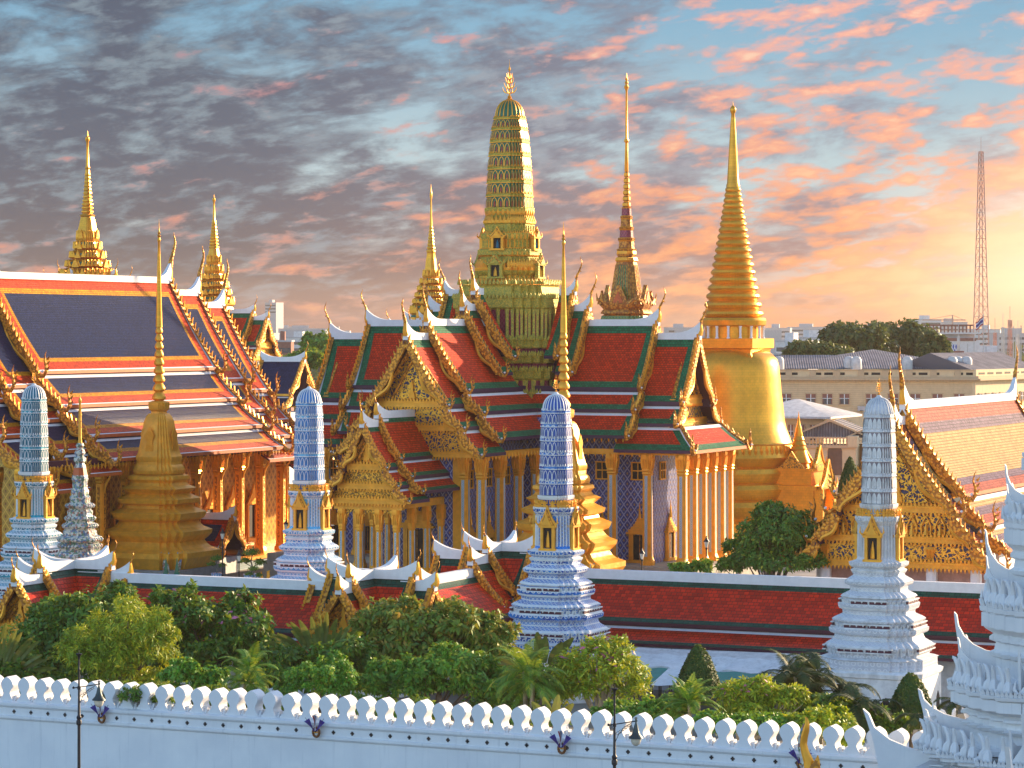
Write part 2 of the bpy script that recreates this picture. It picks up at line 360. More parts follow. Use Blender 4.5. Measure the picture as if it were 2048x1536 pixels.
# ---------------------------------------------------------------- Thai roofs
def ease(t): return t*t*(3-2*t)
def slope(mb, y0, y1, side, seg, lay, cen, sL, sR, top, bot, ov0=0, ov1=0, sag=.06, fascia='purple_wood', fh=.32, uw=1.0):
    """one roof slope of bordered tiles. y0<y1 along the ridge; seg=(w0,z0,w1,z1)"""
    w0, z0, w1, z1 = seg; L = math.hypot(w1-w0, z1-z0)
    def P(ys, tt):
        return (side*(w0+(w1-w0)*tt), ys, z0+(z1-z0)*tt - sag*L*math.sin(math.pi*tt)*.9)
    lo = lambda tt: y0-ov0*(1-tt); hi = lambda tt: y1+ov1*(1-tt)
    S = [('L', 0)]; a = 0
    for x in sL: a += x; S.append(('L', a))
    b = [('R', 0)]; a = 0
    for x in sR: a += x; b.append(('R', a))
    S = S + b[::-1]
    T_ = [0.0]; a = 0; tl = []
    for x in top: a += x/L; T_.append(a); tl.append(a)
    bb = [1.0]; a = 1.0; bl = []
    for x in bot: a -= x/L; bb.append(a); bl.append(a)
    lo_c, hi_c = T_[-1], bb[-1]; k = max(1, int(L/1.2))
    mid = [lo_c+(hi_c-lo_c)*i/k for i in range(1, k)]
    T_ = T_+mid+bb[::-1]
    nS = len(sL); nR = len(sR); nT = len(top); nB = len(bot)
    yv = lambda sp, tt: (lo(tt)+sp[1]) if sp[0] == 'L' else (hi(tt)-sp[1])
    grid = [[(yv(sp, tt), tt) for sp in S] for tt in T_]
    idx = [[mb.v(*P(*g)) for g in row] for row in grid]
    K = len(lay)
    for j in range(len(T_)-1):
        for i in range(len(S)-1):
            lev = K
            if i < nS: lev = min(lev, i+K-nS if nS < K else i)
            ri = len(S)-2-i
            if ri < nR: lev = min(lev, ri+K-nR if nR < K else ri)
            if j < nT: lev = min(lev, j+K-nT if nT < K else j)
            bj = len(T_)-2-j
            if bj < nB: lev = min(lev, bj+K-nB if nB < K else bj)
            m = cen if lev >= K else lay[lev]
            if abs(grid[j][i+1][0]-grid[j][i][0]) < 1e-4: continue
            ids = [idx[j][i], idx[j][i+1], idx[j+1][i+1], idx[j+1][i]]
            u = [(grid[j][i][0]*uw, grid[j][i][1]*L), (grid[j][i+1][0]*uw, grid[j][i+1][1]*L), (grid[j+1][i+1][0]*uw, grid[j+1][i+1][1]*L), (grid[j+1][i][0]*uw, grid[j+1][i][1]*L)]
            mb.f(ids, m, u)
    # underside and eave board
    th = .22
    for j in range(len(T_)-1):
        a, b_ = T_[j], T_[j+1]
        p = [P(lo(a)+.02, a), P(hi(a)-.02, a), P(hi(b_)-.02, b_), P(lo(b_)+.02, b_)]
        mb.quad(*[(q[0], q[1], q[2]-th) for q in p], 'maroon')
        for e in (lo, hi):
            q0, q1 = P(e(a), a), P(e(b_), b_); mb.quad(q0, q1, (q1[0], q1[1], q1[2]-th), (q0[0], q0[1], q0[2]-th), lay[0] if nS else 'maroon')
    e = P(0, 1.0); x = e[0]; zz = e[2]
    xa, xb = sorted((x-side*.05, x+side*.06)); mb.box(xa, xb, y0, y1, zz-fh, zz-.01, fascia)

def chofa(mb, y, z, d, h=2.6, m='gold_trim', x=0.0):
    P_ = [(0, -.12), (.01, .06), (.06, .2), (.13, .32), (.17, .42), (.235, .55), (.27, .68), (.255, .80), (.205, .90), (.20, 1.0)]
    r = [.075, .075, .062, .05, .047, .042, .034, .026, .016, .004]
    mb.tube([(x, y+d*p[0]*h, z+p[1]*h) for p in P_], [q*h for q in r], 6, m, flat=.75)
    mb.tube([(x, y+d*.12*h, z+.34*h), (x, y+d*.20*h, z+.37*h), (x, y+d*.27*h, z+.33*h)], [.045*h, .03*h, .004*h], 5, m)
def naga_tip(mb, w, y, z, side, d, h=1.3, m='gold_trim'):
    """upturned naga head at the foot of a bargeboard"""
    P_ = [(-.35, .35), (-.12, -.05), (.15, -.30), (.45, -.32), (.62, -.05), (.60, .30), (.50, .60), (.56, .95), (.66, 1.15)]
    r = [.16, .19, .20, .19, .17, .13, .095, .05, .008]
    mb.tube([(side*(w+p[0]*h), y, z+p[1]*h) for p in P_], [q*h for q in r], 6, m, flat=.6)
    for q in (.05, .35, .62):
        mb.tube([(side*(w+.68*h), y, z+q*h), (side*(w+.86*h), y, z+(q+.22)*h)], [.09*h, .005], 4, m, flat=.5)
    mb.tube([(side*(w+.45*h), y+d*.12*h, z-.05*h), (side*(w+.45*h), y+d*.26*h, z-.05*h)], [.09*h, .05*h], 6, 'white_clean')
def bargeboard(mb, seg, y, side, d, sag=.06, wd=.42, dp=.3, teeth=True, wave=True, m='gold_trim', m2='gold', short=0, under='maroon', step=.5, th=.42, wi='gold_trim'):
    w0, z0, w1, z1 = seg; L = math.hypot(w1-w0, z1-z0); nx, nz = -(z1-z0)/L, (w1-w0)/L
    if nz < 0: nx, nz = -nx, -nz
    P = lambda tt, off: (w0+(w1-w0)*tt+nx*off, z0+(z1-z0)*tt-sag*L*math.sin(math.pi*tt)*.9+nz*off)
    N = max(3, int(L/.7)); ya, yb = y, y+d*dp
    for a, b, mm, y_a, y_b in ((.14, -wd, m, ya, yb), (.20, .13, wi, ya-d*.25, yb-d*.02)):
        for k in range(N):
            t0, t1 = k/N, (k+1)/N
            p = [P(t0, a), P(t1, a), P(t1, b), P(t0, b)]
            i = [mb.v(side*q[0], yy, q[1]) for yy in (y_a, y_b) for q in p]
            for q in ((0, 1, 2, 3), (7, 6, 5, 4), (0, 4, 5, 1), (3, 2, 6, 7)): mb.f([i[z] for z in q], mm)
            if k == 0: mb.f([i[0], i[3], i[7], i[4]], mm)
            if k == N-1: mb.f([i[1], i[5], i[6], i[2]], mm)
    if teeth:
        n = max(2, int(L/step))
        for k in range(n):
            t0 = (k+.3)/n; p = P(t0, .14); q = P(min(1, t0+.55/n), .14); e = P(max(0, t0-.35/n), .14+th)
            mid = P(t0-.1/n, .14+th*.5)
            a = [mb.v(side*c[0], ya+d*(dp*.2 if s_ else dp*.8), c[1]) for s_ in (0, 1) for c in (p, q, e)]
            mb.f([a[0], a[1], a[2]], m); mb.f([a[5], a[4], a[3]], m); mb.f([a[1], a[4], a[5], a[2]], m2); mb.f([a[0], a[2], a[5], a[3]], m)
    if wave:
        t0 = .42 if L > 4 else .15; pts = []; n = 16
        for k in range(n+1):
            tt = t0+(1-t0)*k/n; ph = k/n
            off = -wd-.06-.27*(math.sin(ph*math.pi*2.0*(1 if L > 4 else 1)-.6))*min(1, L/5.5)*(1 if ph < .97 else .5)
            q = P(tt, off); pts.append((side*q[0], y+d*dp*.6, q[1]))
        mb.tube(pts, [.13+.07*math.sin(math.pi*k/n) for k in range(n+1)], 6, m2)
def ridge(mb, y0, y1, z, e0=False, e1=False, h=.42, w_=.26, rise=1.5, run=3.0, m='white_clean', m2='gold_trim'):
    N = 14; prev = None; L = y1-y0; run = min(run, L*.8)
    for k in range(N*2+1):
        y = y0+L*k/(2*N); zz = 0
        if e1 and y > y1-run: zz = rise*((y-(y1-run))/run)**2.6
        if e0 and y < y0+run: zz = max(zz, rise*(((y0+run)-y)/run)**2.6)
        ww = w_ if zz < .05 else max(.10, w_*(1-.5*zz/rise))
        i = [mb.v(x, y, c) for x, c in ((-w_, z-.25), (w_, z-.25), (ww, z+h+zz), (-ww, z+h+zz))]
        if prev:
            for a in range(4): b = (a+1) % 4; mb.f([prev[a], prev[b], i[b], i[a]], m)
        else: mb.f(i, m)
        prev = i
    mb.f(prev[::-1], m)

PAN = dict(lay=['white_clean', 'tile_green'], cen='tile_red', side=[.34, .75], thin=[.2], top=[.12, .85], bot=[.0, .85], topS=[.32, .0], fascia='purple_wood')
UBO = dict(lay=['white_clean', 'tile_orange', 'tile_yellow'], cen='tile_navy', side=[.45, 1.0, .45], thin=[.3, .8, .4], top=[.1, 1.1, .55], bot=[.16, 1.05, .55], topS=[.34, .0, .0], fascia='orange_band')
GAL = dict(lay=['white_clean', 'tile_gallery_green'], cen='tile_gallery', side=[.28, .6], thin=[.2], top=[.1, .75], bot=[.0, .5], topS=[.30, .0], fascia='maroon')
def arm(T, Mx, spec, segs, tiers, sag=.06, chh=2.6, tip=1.2, gabled=1, ped=None, names=('roof', 'bargeboard', 'chofa', 'roof_finial'), sides=(1, -1), rise=1.5, teeth=.5, hipz=None, bb=.42, wv=True):
    """tiers: (y0, y1, ridge z, n segs, end gable?, other end gable?)"""
    out = []
    for (y0, y1, zr, ns, g1, g0) in tiers:
        mb = MB(Mx); ym_ = y0[0] if isinstance(y0, tuple) else y0; y0 = y0[1] if isinstance(y0, tuple) else y0
        for si in sides:
            for k, sg in enumerate(segs[:ns]):
                s2 = (sg[0], zr+sg[1], sg[2], zr+sg[3])
                top = spec['top'] if k == 0 else spec['topS']
                slope(mb, ym_ if k == 0 else y0, y1, si, s2, spec['lay'], spec['cen'], spec['side'] if g0 else [], spec['side'] if g1 else [], top, spec['bot'],
                      .45 if g0 else 0, .45 if g1 else 0, sag if k == 0 else sag*1.0, spec['fascia'])
                if k > 0:   # upright between two slopes
                    pw = segs[k-1]; x = si*(sg[0]+.02); xa, xb = sorted((x, x-si*.12)); mb.box(xa, xb, y0+.05, y1-.05, zr+sg[1]-.25, zr+pw[3]+.1, 'purple_wood')
        r_ = mb.build(names[0], T); out.append(r_)
        rb_ = MB(Mx); ridge(rb_, ym_-(.45 if g0 else 0), y1+(.45 if g1 else 0), zr, g0, g1, rise=rise); rb_.build('ridge', r_)
        for (g, y, d_) in ((g1, y1, 1), (g0, y0, -1)):
            if not g: continue
            bm_ = MB(Mx); 
            for si in sides:
                for k, sg in enumerate(segs[:ns]):
                    s2 = (sg[0], zr+sg[1], sg[2], zr+sg[3]); bargeboard(bm_, s2, y+.12*d_, si, d_, sag, step=teeth, th=teeth*.84, wd=bb, wave=wv)
            # gable infill
            k0 = segs[0]; pts = [(0, zr-1.0), (k0[2]*.84, zr+k0[3]-.1), (-k0[2]*.84, zr+k0[3]-.1)]
            b2 = bm_.build(names[1], T)
            gm = MB(Mx); gm.prism(pts, (0, -.1*d_, 0), 'purple_wood', org=(0, y-d_*2.2, 0))
            gm.build('gable_board', T)
            cm = MB(Mx); chofa(cm, y+.45*d_, zr+rise*.92+.3, d_, chh); 
            cm.tube([(0, y+.35*d_, zr+.2), (0, y+.5*d_, zr+rise*.6), (0, y+.45*d_, zr+rise+.3)], [.30, .22, .12], 6, 'gold')
            cm.build(names[2], T)
            for si in sides:
                for sg in segs[:ns]:
                    nm = MB(Mx); naga_tip(nm, sg[2]+.05, y+.2*d_, zr+sg[3]+.05, si, d_, tip); nm.build(names[3], T)
    return out
def pediment(T, Mx, y, d, zr, segs, ns, m='carved_gold_blue', frame='gold_trim', inset=.35):
    """layered carved gable: triangle, beam, lower trapezoids"""
    k0 = segs[0]; ztop = zr-.9; zb = zr+k0[3]-.05; w_ = k0[2]-inset
    mb = MB(Mx)
    mb.prism([(0, ztop), (w_, zb+.3), (-w_, zb+.3)], (0, -.12*d, 0), m, org=(0, y, 0))
    # inner raised triangle frame
    for a, wd in ((1.0, .20), (.62, .14)):
        h0 = ztop-(ztop-zb)*(1-a)*.62; p0 = (0, h0); zz = zb+.35
        for s_ in (1, -1):
            mb.tube([(0, y+d*.06, h0), (s_*w_*a, y+d*.06, zz)], wd, 5, frame)
        mb.tube([(-w_*a, y+d*.06, zz), (w_*a, y+d*.06, zz)], wd*.9, 5, frame)
    mb.prism([(-.35, 0), (.35, 0), (.28, .5), (.12, .9), (.16, 1.2), (0, 1.9), (-.16, 1.2), (-.12, .9), (-.28, .5)], (0, .16*d, 0), 'gold', org=(0, y+d*.05, zb+.45))
    mb.build('pediment', T)
    bm_ = MB(Mx)
    def beam(w2, z, h):
        bm_.box(-w2, w2, min(y-.2*d, y+.25*d), max(y-.2*d, y+.25*d), z-h, z, 'gold_aged')
        bm_.box(-w2-.08, w2+.08, min(y-.2*d, y+.38*d), max(y-.2*d, y+.38*d), z-h*.3, z-h*.05, 'gold')
        n = int(w2*2/.32)
        for i in range(n):
            x = -w2+(i+.5)*w2*2/n
            bm_.prism([(-.13, 0), (.13, 0), (0, .34)], (0, .1*d, 0), 'gold', org=(x, y+.27*d, z))
            bm_.prism([(-.1, 0), (.1, 0), (0, -.3)], (0, .1*d, 0), 'gold', org=(x, y+.27*d, z-h))
    beam(w_+.15, zb+.3, .55)
    for k in range(1, ns):
        a, b = segs[k-1], segs[k]; z0 = zb-.3 if k == 1 else zr+segs[k][1]+.1; z1 = zr+b[3]+.1
        bm_.prism([(-(b[0]-.1), z0), (b[0]-.1, z0), (b[2]-.5, z1), (-(b[2]-.5), z1)], (0, -.12*d, 0), m, org=(0, y, 0))
        beam(b[2]-.35, z1, .5)
    bm_.build('gable_beam', T)
def column_mesh(name, h, r=.42, m='gold_aged', strip='mosaic_strip', cap='gold', base=True, cs=1.0):
    mb = MB(); pl = RD([(1, .55), (.8, .55), (.8, .8), (.55, .8), (.55, 1)])
    mb.sweep([(r*1.35, 0), (r*1.35, .35), (r*1.15, .5), (r, .8), (r*.93, h-2.0*cs)], pl, m)
    cm = MB(); cm.sweep([(r*.94, h-2.0*cs), (r*1.1, h-1.9*cs), (r*1.0, h-1.75*cs), (r*1.15, h-1.6*cs), (r*.98, h-1.4*cs), (r*1.2, h-.7*cs), (r*1.35, h-.25*cs), (r*1.2, h)], pl, cap)
    for k in range(4):
        a = k*math.pi/2; q = r*1.012; mb.T = Matrix.Rotation(a, 4, 'Z'); cm.T = mb.T; w2 = r*.32
        mb.quad((q, -w2, .85), (q, w2, .85), (q*.935, w2, h-2.1*cs), (q*.935, -w2, h-2.1*cs), strip)
        for j in range(3):   # petals of the capital
            y = (j-1)*r*.55; cm.tube([(r*1.0, y, h-1.4*cs), (r*1.22, y, h-.75*cs), (r*1.45, y, h-.45*cs)], [.10, .09, .02], 4, cap)
    o = mb.build(name); cm.build('capital', o); return o
# ---------------------------------------------------------------- ground
ZG = -1.0
def slab(name, x0, x1, y0, y1, z, m, mats=None):
    mb = MB(); mb.quad((x0, y0, z), (x1, y0, z), (x1, y1, z), (x0, y1, z), m); return tag(mb.build(name, smooth=None), None, None, kind='structure')
plain('earth', (.16, .15, .12), .9, var=.4, sc_=.02)
plain('paving', (.34, .33, .31), .8, var=.2, sc_=.3)
plain('asphalt', (.05, .05, .055), .85)
slab('ground', -5000, 5000, -300, 8000, ZG-.02, 'earth')
GT = Matrix.Translation((0, 0, 0)) @ Matrix.Rotation(RZ, 4, 'Z')
def gslab(name, x0, x1, c0, c1, z, m):
    f = lambda x, c: (x, c-.456*x, z)
    mb = MB(); mb.quad(f(x0, c0), f(x1, c0), f(x1, c1), f(x0, c1), m); return tag(mb.build(name, smooth=None), None, None, kind='structure')
gslab('temple_courtyard', -90, 90, 212, 420, ZG+.02, 'paving')
gslab('garden_ground', -90, 90, 156, 211.9, ZG+.02, 'earth')
gslab('pavement', -90, 90, 147, 153.9, ZG+.12, 'paving')
gslab('street', -90, 90, 118, 146.9, ZG+.02, 'asphalt')

def L3(org, rz=RZ): return Matrix.Translation(org) @ Matrix.Rotation(rz, 4, 'Z')
I4 = Matrix()
def RotZ(deg): return Matrix.Rotation(R(deg), 4, 'Z')
def TR(x, y, z=0): return Matrix.Translation((x, y, z))

# door with a spired surround, facing local -y at (x, y)
def spired_door(T, Mx, x, y, z, h=5.2, w_=1.6):
    mb = MB(Mx @ TR(x, y, z))
    dm_ = MB(mb.T); dm_.box(-w_/2, w_/2, -.12, .02, .3, h*.52, 'dark'); dm_.box(-.03, .03, -.15, -.1, .3, h*.52, 'gold_red')
    for s_ in (-1, 1):
        mb.box(s_*w_/2-.12, s_*w_/2+.12, -.28, 0, 0, h*.54, 'gold_aged')
        mb.box(s_*(w_/2+.26)-.1, s_*(w_/2+.26)+.1, -.2, 0, 0, h*.54, 'gold_aged')
    mb.box(-w_*.85, w_*.85, -.45, 0, -.1, .3, 'gold_aged')
    z1 = h*.54; ww = w_*.85
    for k in range(6):
        f_ = [1, .86, .66, .48, .34, .24][k]; mb.box(-ww*f_, ww*f_, -.34*f_-.08, 0, z1+k*.26, z1+k*.26+.2, 'gold_aged')
        mb.box(-ww*f_*.8, ww*f_*.8, -.3*f_-.05, 0, z1+k*.26+.19, z1+k*.26+.28, 'gold')
    mb.tube([(0, -.15, z1+1.5), (0, -.15, z1+2.2), (0, -.15, z1+3.2)], [.2, .1, .01], 6, 'gold')
    o = mb.build('doorway', T); dm_.build('door', o); return o
def wall_window(T, Mx, x, y, z, w_=1.3, h=1.6):
    mb = MB(Mx @ TR(x, y, z)); pn_ = MB(mb.T); pn_.box(-w_/2, w_/2, -.05, .02, 0, h, 'dark')
    for a in (-w_/2-.07, w_/2-.07, -.04): mb.box(a, a+(.14 if a != -.04 else .08), -.16, 0, -.08, h+.08, 'gold_aged')
    for b in (-.1, h-.02, h*.5-.03): mb.box(-w_/2-.1, w_/2+.1, -.19, 0, b, b+.12, 'gold_aged')
    o = mb.build('window', T); pn_.build('pane', o); return o
def bells(mb, x, y0, y1, z, step=.75):
    n = int(abs(y1-y0)/step)
    for i in range(n):
        y = y0+(i+.5)*(y1-y0)/n
        mb.tube([(x, y, z), (x, y, z-.18), (x, y, z-.42), (x, y, z-.62)], [.02, .05, .10, .01], 5, 'gold')

# ---------------------------------------------------------------- PANTHEON (cross plan, prang over the crossing)
PT = thing('royal_pantheon', 'cross-shaped green and red tiled hall with the tall corncob tower rising from its middle', 'temple hall', (-.25, 290, 0), RZ)
segP = [(0, 0, 4.0, -6.3), (3.85, -6.75, 5.6, -8.4), (5.45, -8.75, 7.35, -10.9)]
rF, rR, rL, rB = RotZ(180), RotZ(-90), RotZ(90), I4
#            y0   y1    zr    ns g1 g0
arm(PT, rF, PAN, segP, [(6.7, 8.3, 29.0, 1, 1, 0), (8.1, 10.8, 27.4, 1, 1, 0), ((6.4, 4.5), 18.8, 25.9, 3, 1, 0), (17, 23.2, 24.55, 3, 1, 0)], chh=2.4, rise=1.1)
arm(PT, rL, PAN, segP, [(5.6, 6.9, 29.0, 1, 1, 0), (6.8, 8.7, 27.4, 1, 1, 0), ((6.4, 4.5), 15.9, 25.9, 3, 1, 0), (14.5, 20.2, 24.55, 3, 1, 0)], chh=2.4, rise=1.1)
arm(PT, rB, PAN, segP, [(5.6, 6.9, 29.0, 1, 1, 0), (6.8, 8.7, 27.4, 1, 1, 0), ((6.4, 4.5), 15.9, 25.9, 3, 1, 0), (14.5, 20.2, 24.55, 3, 1, 0)], chh=2.4, rise=1.1)
arm(PT, rR, PAN, segP, [(5.6, 6.9, 29.0, 1, 1, 0), (6.8, 8.5, 27.4, 1, 1, 0), ((6.4, 4.5), 15.9, 25.9, 3, 1, 0)], chh=2.4, rise=1.1)
arm(PT, rR, PAN, segP, [(14.5, 20.3, 24.55, 2, 1, 0)], chh=2.4, rise=1.1)
# hipped lowest roof round the right-hand end
zt, zb_ = 24.55-8.75, 24.55-10.9
for si in (1, -1):
    hm = MB(rR); slope(hm, 14.5, 23.0, si, (5.45, zt, 7.35, zb_), PAN['lay'], PAN['cen'], [], PAN['side'], PAN['topS'], PAN['bot'], 0, -2.2, .05); hm.build('hipped_roof', PT)
hm = MB(rR @ RotZ(90))
slope(hm, -7.35, 7.35, 1, (20.8, zt, 23.0, zb_), PAN['lay'], PAN['cen'], PAN['side'], PAN['side'], PAN['topS'], PAN['bot'], -1.9, -1.9, .05, 'orange_band'); hm.build('hipped_roof', PT)
hm = MB(rR); hm.box(-5.5, 5.5, 19.6, 20.8, zt-1.5, zt+.02, 'purple_wood'); hm.build('roof_frame', PT)
for si in (1, -1):
    b_ = MB(rR); pts = [(si*5.45, 20.8, zt+.15), (si*6.4, 21.9, zt-1.1), (si*7.35, 23.0, zb_+.15)]
    b_.tube(pts, [.2, .22, .25], 6, 'gold_trim')
    for k in range(5):
        q = Vector(pts[0]).lerp(Vector(pts[2]), (k+.5)/5); b_.tube([q, q+Vector((si*-.1, -.15, .55))], [.13, .01], 4, 'gold_trim')
    b_.build('hip_board', PT); b_ = MB(rR @ TR(0, 23.0)); naga_tip(b_, 7.4, 0, zb_+.1, si, 1, 1.35); b_.build('roof_finial', PT)
# pediments
pediment(PT, rF, 22.1, 1, 24.55, segP, 3)
pediment(PT, rR, 19.2, 1, 24.55, segP, 2)
pediment(PT, rL, 19.0, 1, 24.55, segP, 3)
# walls
wm = MB()
zF = 2.4
wm.box(-4.15, 4.15, -21.0, 18, zF, 16.9, 'mosaic_blue'); wm.box(-18, 17.4, -4.15, 4.15, zF, 16.8, 'mosaic_blue')
wm.box(-6.4, 6.4, -6.4, 6.4, zF, 16.6, 'mosaic_blue')
wm.build('wall', PT)
tm = MB()
for x in (-4.15, 4.15): tm.box(x-.38, x+.38, -21.15, -20.4, zF, 14.5, 'gold_aged')
tm.box(-4.7, 4.7, -21.35, -20.9, 13.5, 14.6, 'gold_aged'); tm.box(-4.5, 4.5, -21.4, -20.9, 14.6, 15.3, 'gold_green')
for a, b in ((-8.0, -6.0), (6.0, 8.0)): pass
tm.box(-7.1, 7.1, -21.1, -20.9, 13.2, 13.9, 'gold_aged')
tm.build('cornice', PT)
pm = MB(); pm.sweep([(1.0, ZG), (1.0, 1.6), (.985, 1.7), (.985, zF)], [(x*k, y*k) for k in (1,) for x, y in [(8.6, -23.5), (8.6, -8.6), (23.8, -8.6), (23.8, 8.6), (8.6, 8.6), (8.6, 22), (-8.6, 22), (-8.6, 8.6), (-23.8, 8.6), (-23.8, -8.6), (-8.6, -8.6), (-8.6, -23.5)]], 'step_stone')
pm.build('terrace', PT)
fr = MB()
for Mx, y1, zz in ((rF, 23.0, 13.5), (rR, 15.8, 14.9), (rR, 22.9, 13.5), (rL, 20.0, 13.5)):
    fr.T = Mx
    for si in (1, -1): bells(fr, si*7.2, 7.5 if Mx is not rF else 8, y1, zz)
fr.T = I4; tag(fr.build('bell_fringe', PT), None, None, kind='stuff')
colP = column_mesh('column', 13.2-zF, .46)
first = [True]
def col_at(T, src, x, y, z, key):
    if key[0]: src.parent = T; src.location = (x, y, z); key[0] = False; return src
    return dup(src, (x, y, z), T)
cps = [(6.46*s, v) for s in (1, -1) for v in (-20.5, -16.3, -12.05, -7.9)]
cps += [(u, 6.46*s) for s in (1, -1) for u in (10.2, 14.0, 17.7, 21.3)] + [(21.3, v) for v in (-3.6, -1.0, 1.6, 4.2)]
cps += [(-u, 6.46*s) for s in (1, -1) for u in (10.2, 14.0, 17.7, 20.4)] + [(4.9, -20.9)]
for x, y in cps: col_at(PT, colP, x, y, zF, first)
lin_ = MB()
for si in (1, -1):
    lin_.box(si*6.46-.3, si*6.46+.3, -21, -6.8, 13.1, 13.65, 'gold_aged'); lin_.box(7, 21.6, si*6.46-.3, si*6.46+.3, 13.1, 13.65, 'gold_aged'); lin_.box(-21, -7, si*6.46-.3, si*6.46+.3, 13.1, 13.65, 'gold_aged')
lin_.box(21.0, 21.6, -6.1, 6.1, 13.12, 13.63, 'gold_aged')
lin_.build('lintel', PT)
for u in (8.4, 12.0, 15.8): wall_window(PT, I4, u, -4.17 if u > 6.5 else -6.4, 10.6)
for u in (12.0, 16.0): spired_door(PT, I4, u, -4.17, zF)
for v in (-18.4, -14.2, -10.0): wall_window(PT, RotZ(90), v, -4.17, 10.2); 
for v in (-18.4, -14.2): spired_door(PT, RotZ(90), v, -4.17, zF)
for u in (-18.0, -14.0): wall_window(PT, I4, u, -4.17, 10.2); spired_door(PT, I4, u, -4.17, zF)
wall_window(PT, RotZ(90), -2.0, -17.42, 10.6); spired_door(PT, RotZ(90), 0, -17.42, zF)
spired_door(PT, I4, 0, -21.02, zF, 7.5, 2.2)
# front porch
segQ = [(0, 0, 2.2, -3.85), (2.1, -4.15, 3.35, -5.5), (3.2, -5.85, 4.45, -6.85)]
SP = dict(PAN); SP['side'] = [.26, .5]; SP['top'] = [.1, .55]; SP['bot'] = [0, .5]; SP['topS'] = [.26, 0]
arm(PT, rF, SP, segQ, [(21.0, 29.2, 17.3, 3, 1, 0), (27.6, 32.1, 16.55, 3, 1, 0)], chh=1.25, tip=.75, rise=.85, teeth=.36, bb=.3)
pediment(PT, rF, 31.4, 1, 16.55, segQ, 3, 'carved_gold')
pmb = MB(rF)
pmb.box(-3.5, 3.5, 30.7, 31.3, 8.75, 9.6, 'gold_aged'); pmb.box(-3.0, -2.6, 21.4, 30.7, 8.8, 9.5, 'gold_aged'); pmb.box(2.6, 3.0, 21.4, 30.7, 8.8, 9.5, 'gold_aged')
def arch_valance(mb, x0, x1, y, z, h, m='carved_gold', n=10, pw=.12):
    a = [(x0, 0), (x1, 0), (x1, -h)]; w_ = x1-x0
    for k in range(n+1):
        tt = k/n; a.append((x1-w_*tt, -h+h*.82*math.sin(math.pi*tt)**.65+(.12*h if k % 2 else 0)))
    mb.prism(a, (0, pw, 0), m, org=(0, y, z))
for a, b in ((-2.4, -1.2), (-.8, .8), (1.2, 2.4)): arch_valance(pmb, a, b, 30.9, 8.75, 1.6)
pmb.build('porch_beam', PT)
for v in (-22.5, -25.8): spired_door(PT, RotZ(90), v, -2.2, zF-5) if False else None
colQ = column_mesh('column', 8.8-zF+.2, .30); f2 = [True]
for x, y in [(-2.8, -31), (-1, -31), (1, -31), (2.8, -31), (2.8, -27.9), (2.8, -24.8), (-2.8, -27.9), (-2.8, -24.8), (2.8, -21.7), (-2.8, -21.7)]: col_at(PT, colQ, x, y, zF-.2, f2)
pb = MB(); pb.box(-3.9, 3.9, -32.4, -23.5, ZG, zF-.2, 'step_stone'); pb.build('porch_base', PT)

# prang over the crossing
Yp = 290
Ptop = thing  # noqa
pp = [(118-8, 0)]
prof = [(5.7, 14.5, 'mosaic_maroon'), (5.6, 18.2, 'gold_green'), (5.9, 18.4, 'gold_green'), (5.9, 18.9, 'mosaic_maroon'), (5.45, 18.95, 'mosaic_maroon'), (5.4, 20.2, 'gold_green'), (5.75, 20.4, 'gold_green'), (5.75, 21.2, 'mosaic_maroon'),
        (5.3, 21.25, 'mosaic_maroon'), (5.3, 21.9, 'gold_green'), (5.55, 22.0, 'gold_green'), (5.55, 22.7, 'mosaic_maroon'), (5.1, 22.75, 'mosaic_maroon'), (5.1, 23.4, 'gold_green'), (5.4, 23.5, 'gold_green'), (5.4, 24.3, 'mosaic_maroon'), (4.85, 24.35, 'mosaic_maroon'), (4.85, 27.3, 'gold_green'), (5.15, 27.5, 'gold_green'), (5.15, 28.5, 'gold'), (4.75, 28.6, 'gold_green'), (4.5, 29.6, 'gold_green'), (4.6, 29.8, 'gold')]
body = MB(); body.sweep(prof, RED3)
for (p, nr, L) in seg_pts(RED3, 4.95, 1.0):      # pilasters on the maroon drum
    if L < .5: continue
    for z0, z1, o_ in ((24.35, 27.4, -.05), (18.95, 20.3, .5), (14.6, 18.2, .65)):
        body.tube([(p.x+nr.x*o_, p.y+nr.y*o_, z0), (p.x+nr.x*o_, p.y+nr.y*o_, z0+.2), (p.x+nr.x*o_, p.y+nr.y*o_, z1-.8), (p.x+nr.x*o_, p.y+nr.y*o_, z1)], [.24, .19, .19, .28], 5, 'gold_green')
for zz, rr in ((18.9, 6.0), (21.2, 5.85), (22.7, 5.65), (24.3, 5.5), (28.5, 5.2), (29.9, 4.7)):
    for (p, nr, L) in seg_pts(RED3, rr, .42): body.tube([(p.x, p.y, zz-.05), (p.x, p.y, zz+.18), (p.x, p.y, zz+.5)], [.17, .17, .01], 4, 'gold_green')
body.build('tower_base', PT)
q = lambda y: zat(y, Yp)
up_ = MB()
lst = [(66, 585), (72, 580), (72, 572), (61, 570), (61, 552), (66, 549), (70, 542), (70, 536), (58, 534), (58, 514), (64, 511), (64, 500), (55, 498), (55, 480), (57, 476), (57, 468), (50, 466), (50, 450), (53, 447), (53, 442), (47, 440), (48, 428), (50, 424), (50, 416)]
up_.sweep([(a/1.117*Yp/F, q(b), 'gold_green' if i % 3 else 'gold') for i, (a, b) in enumerate(lst)], RED3)
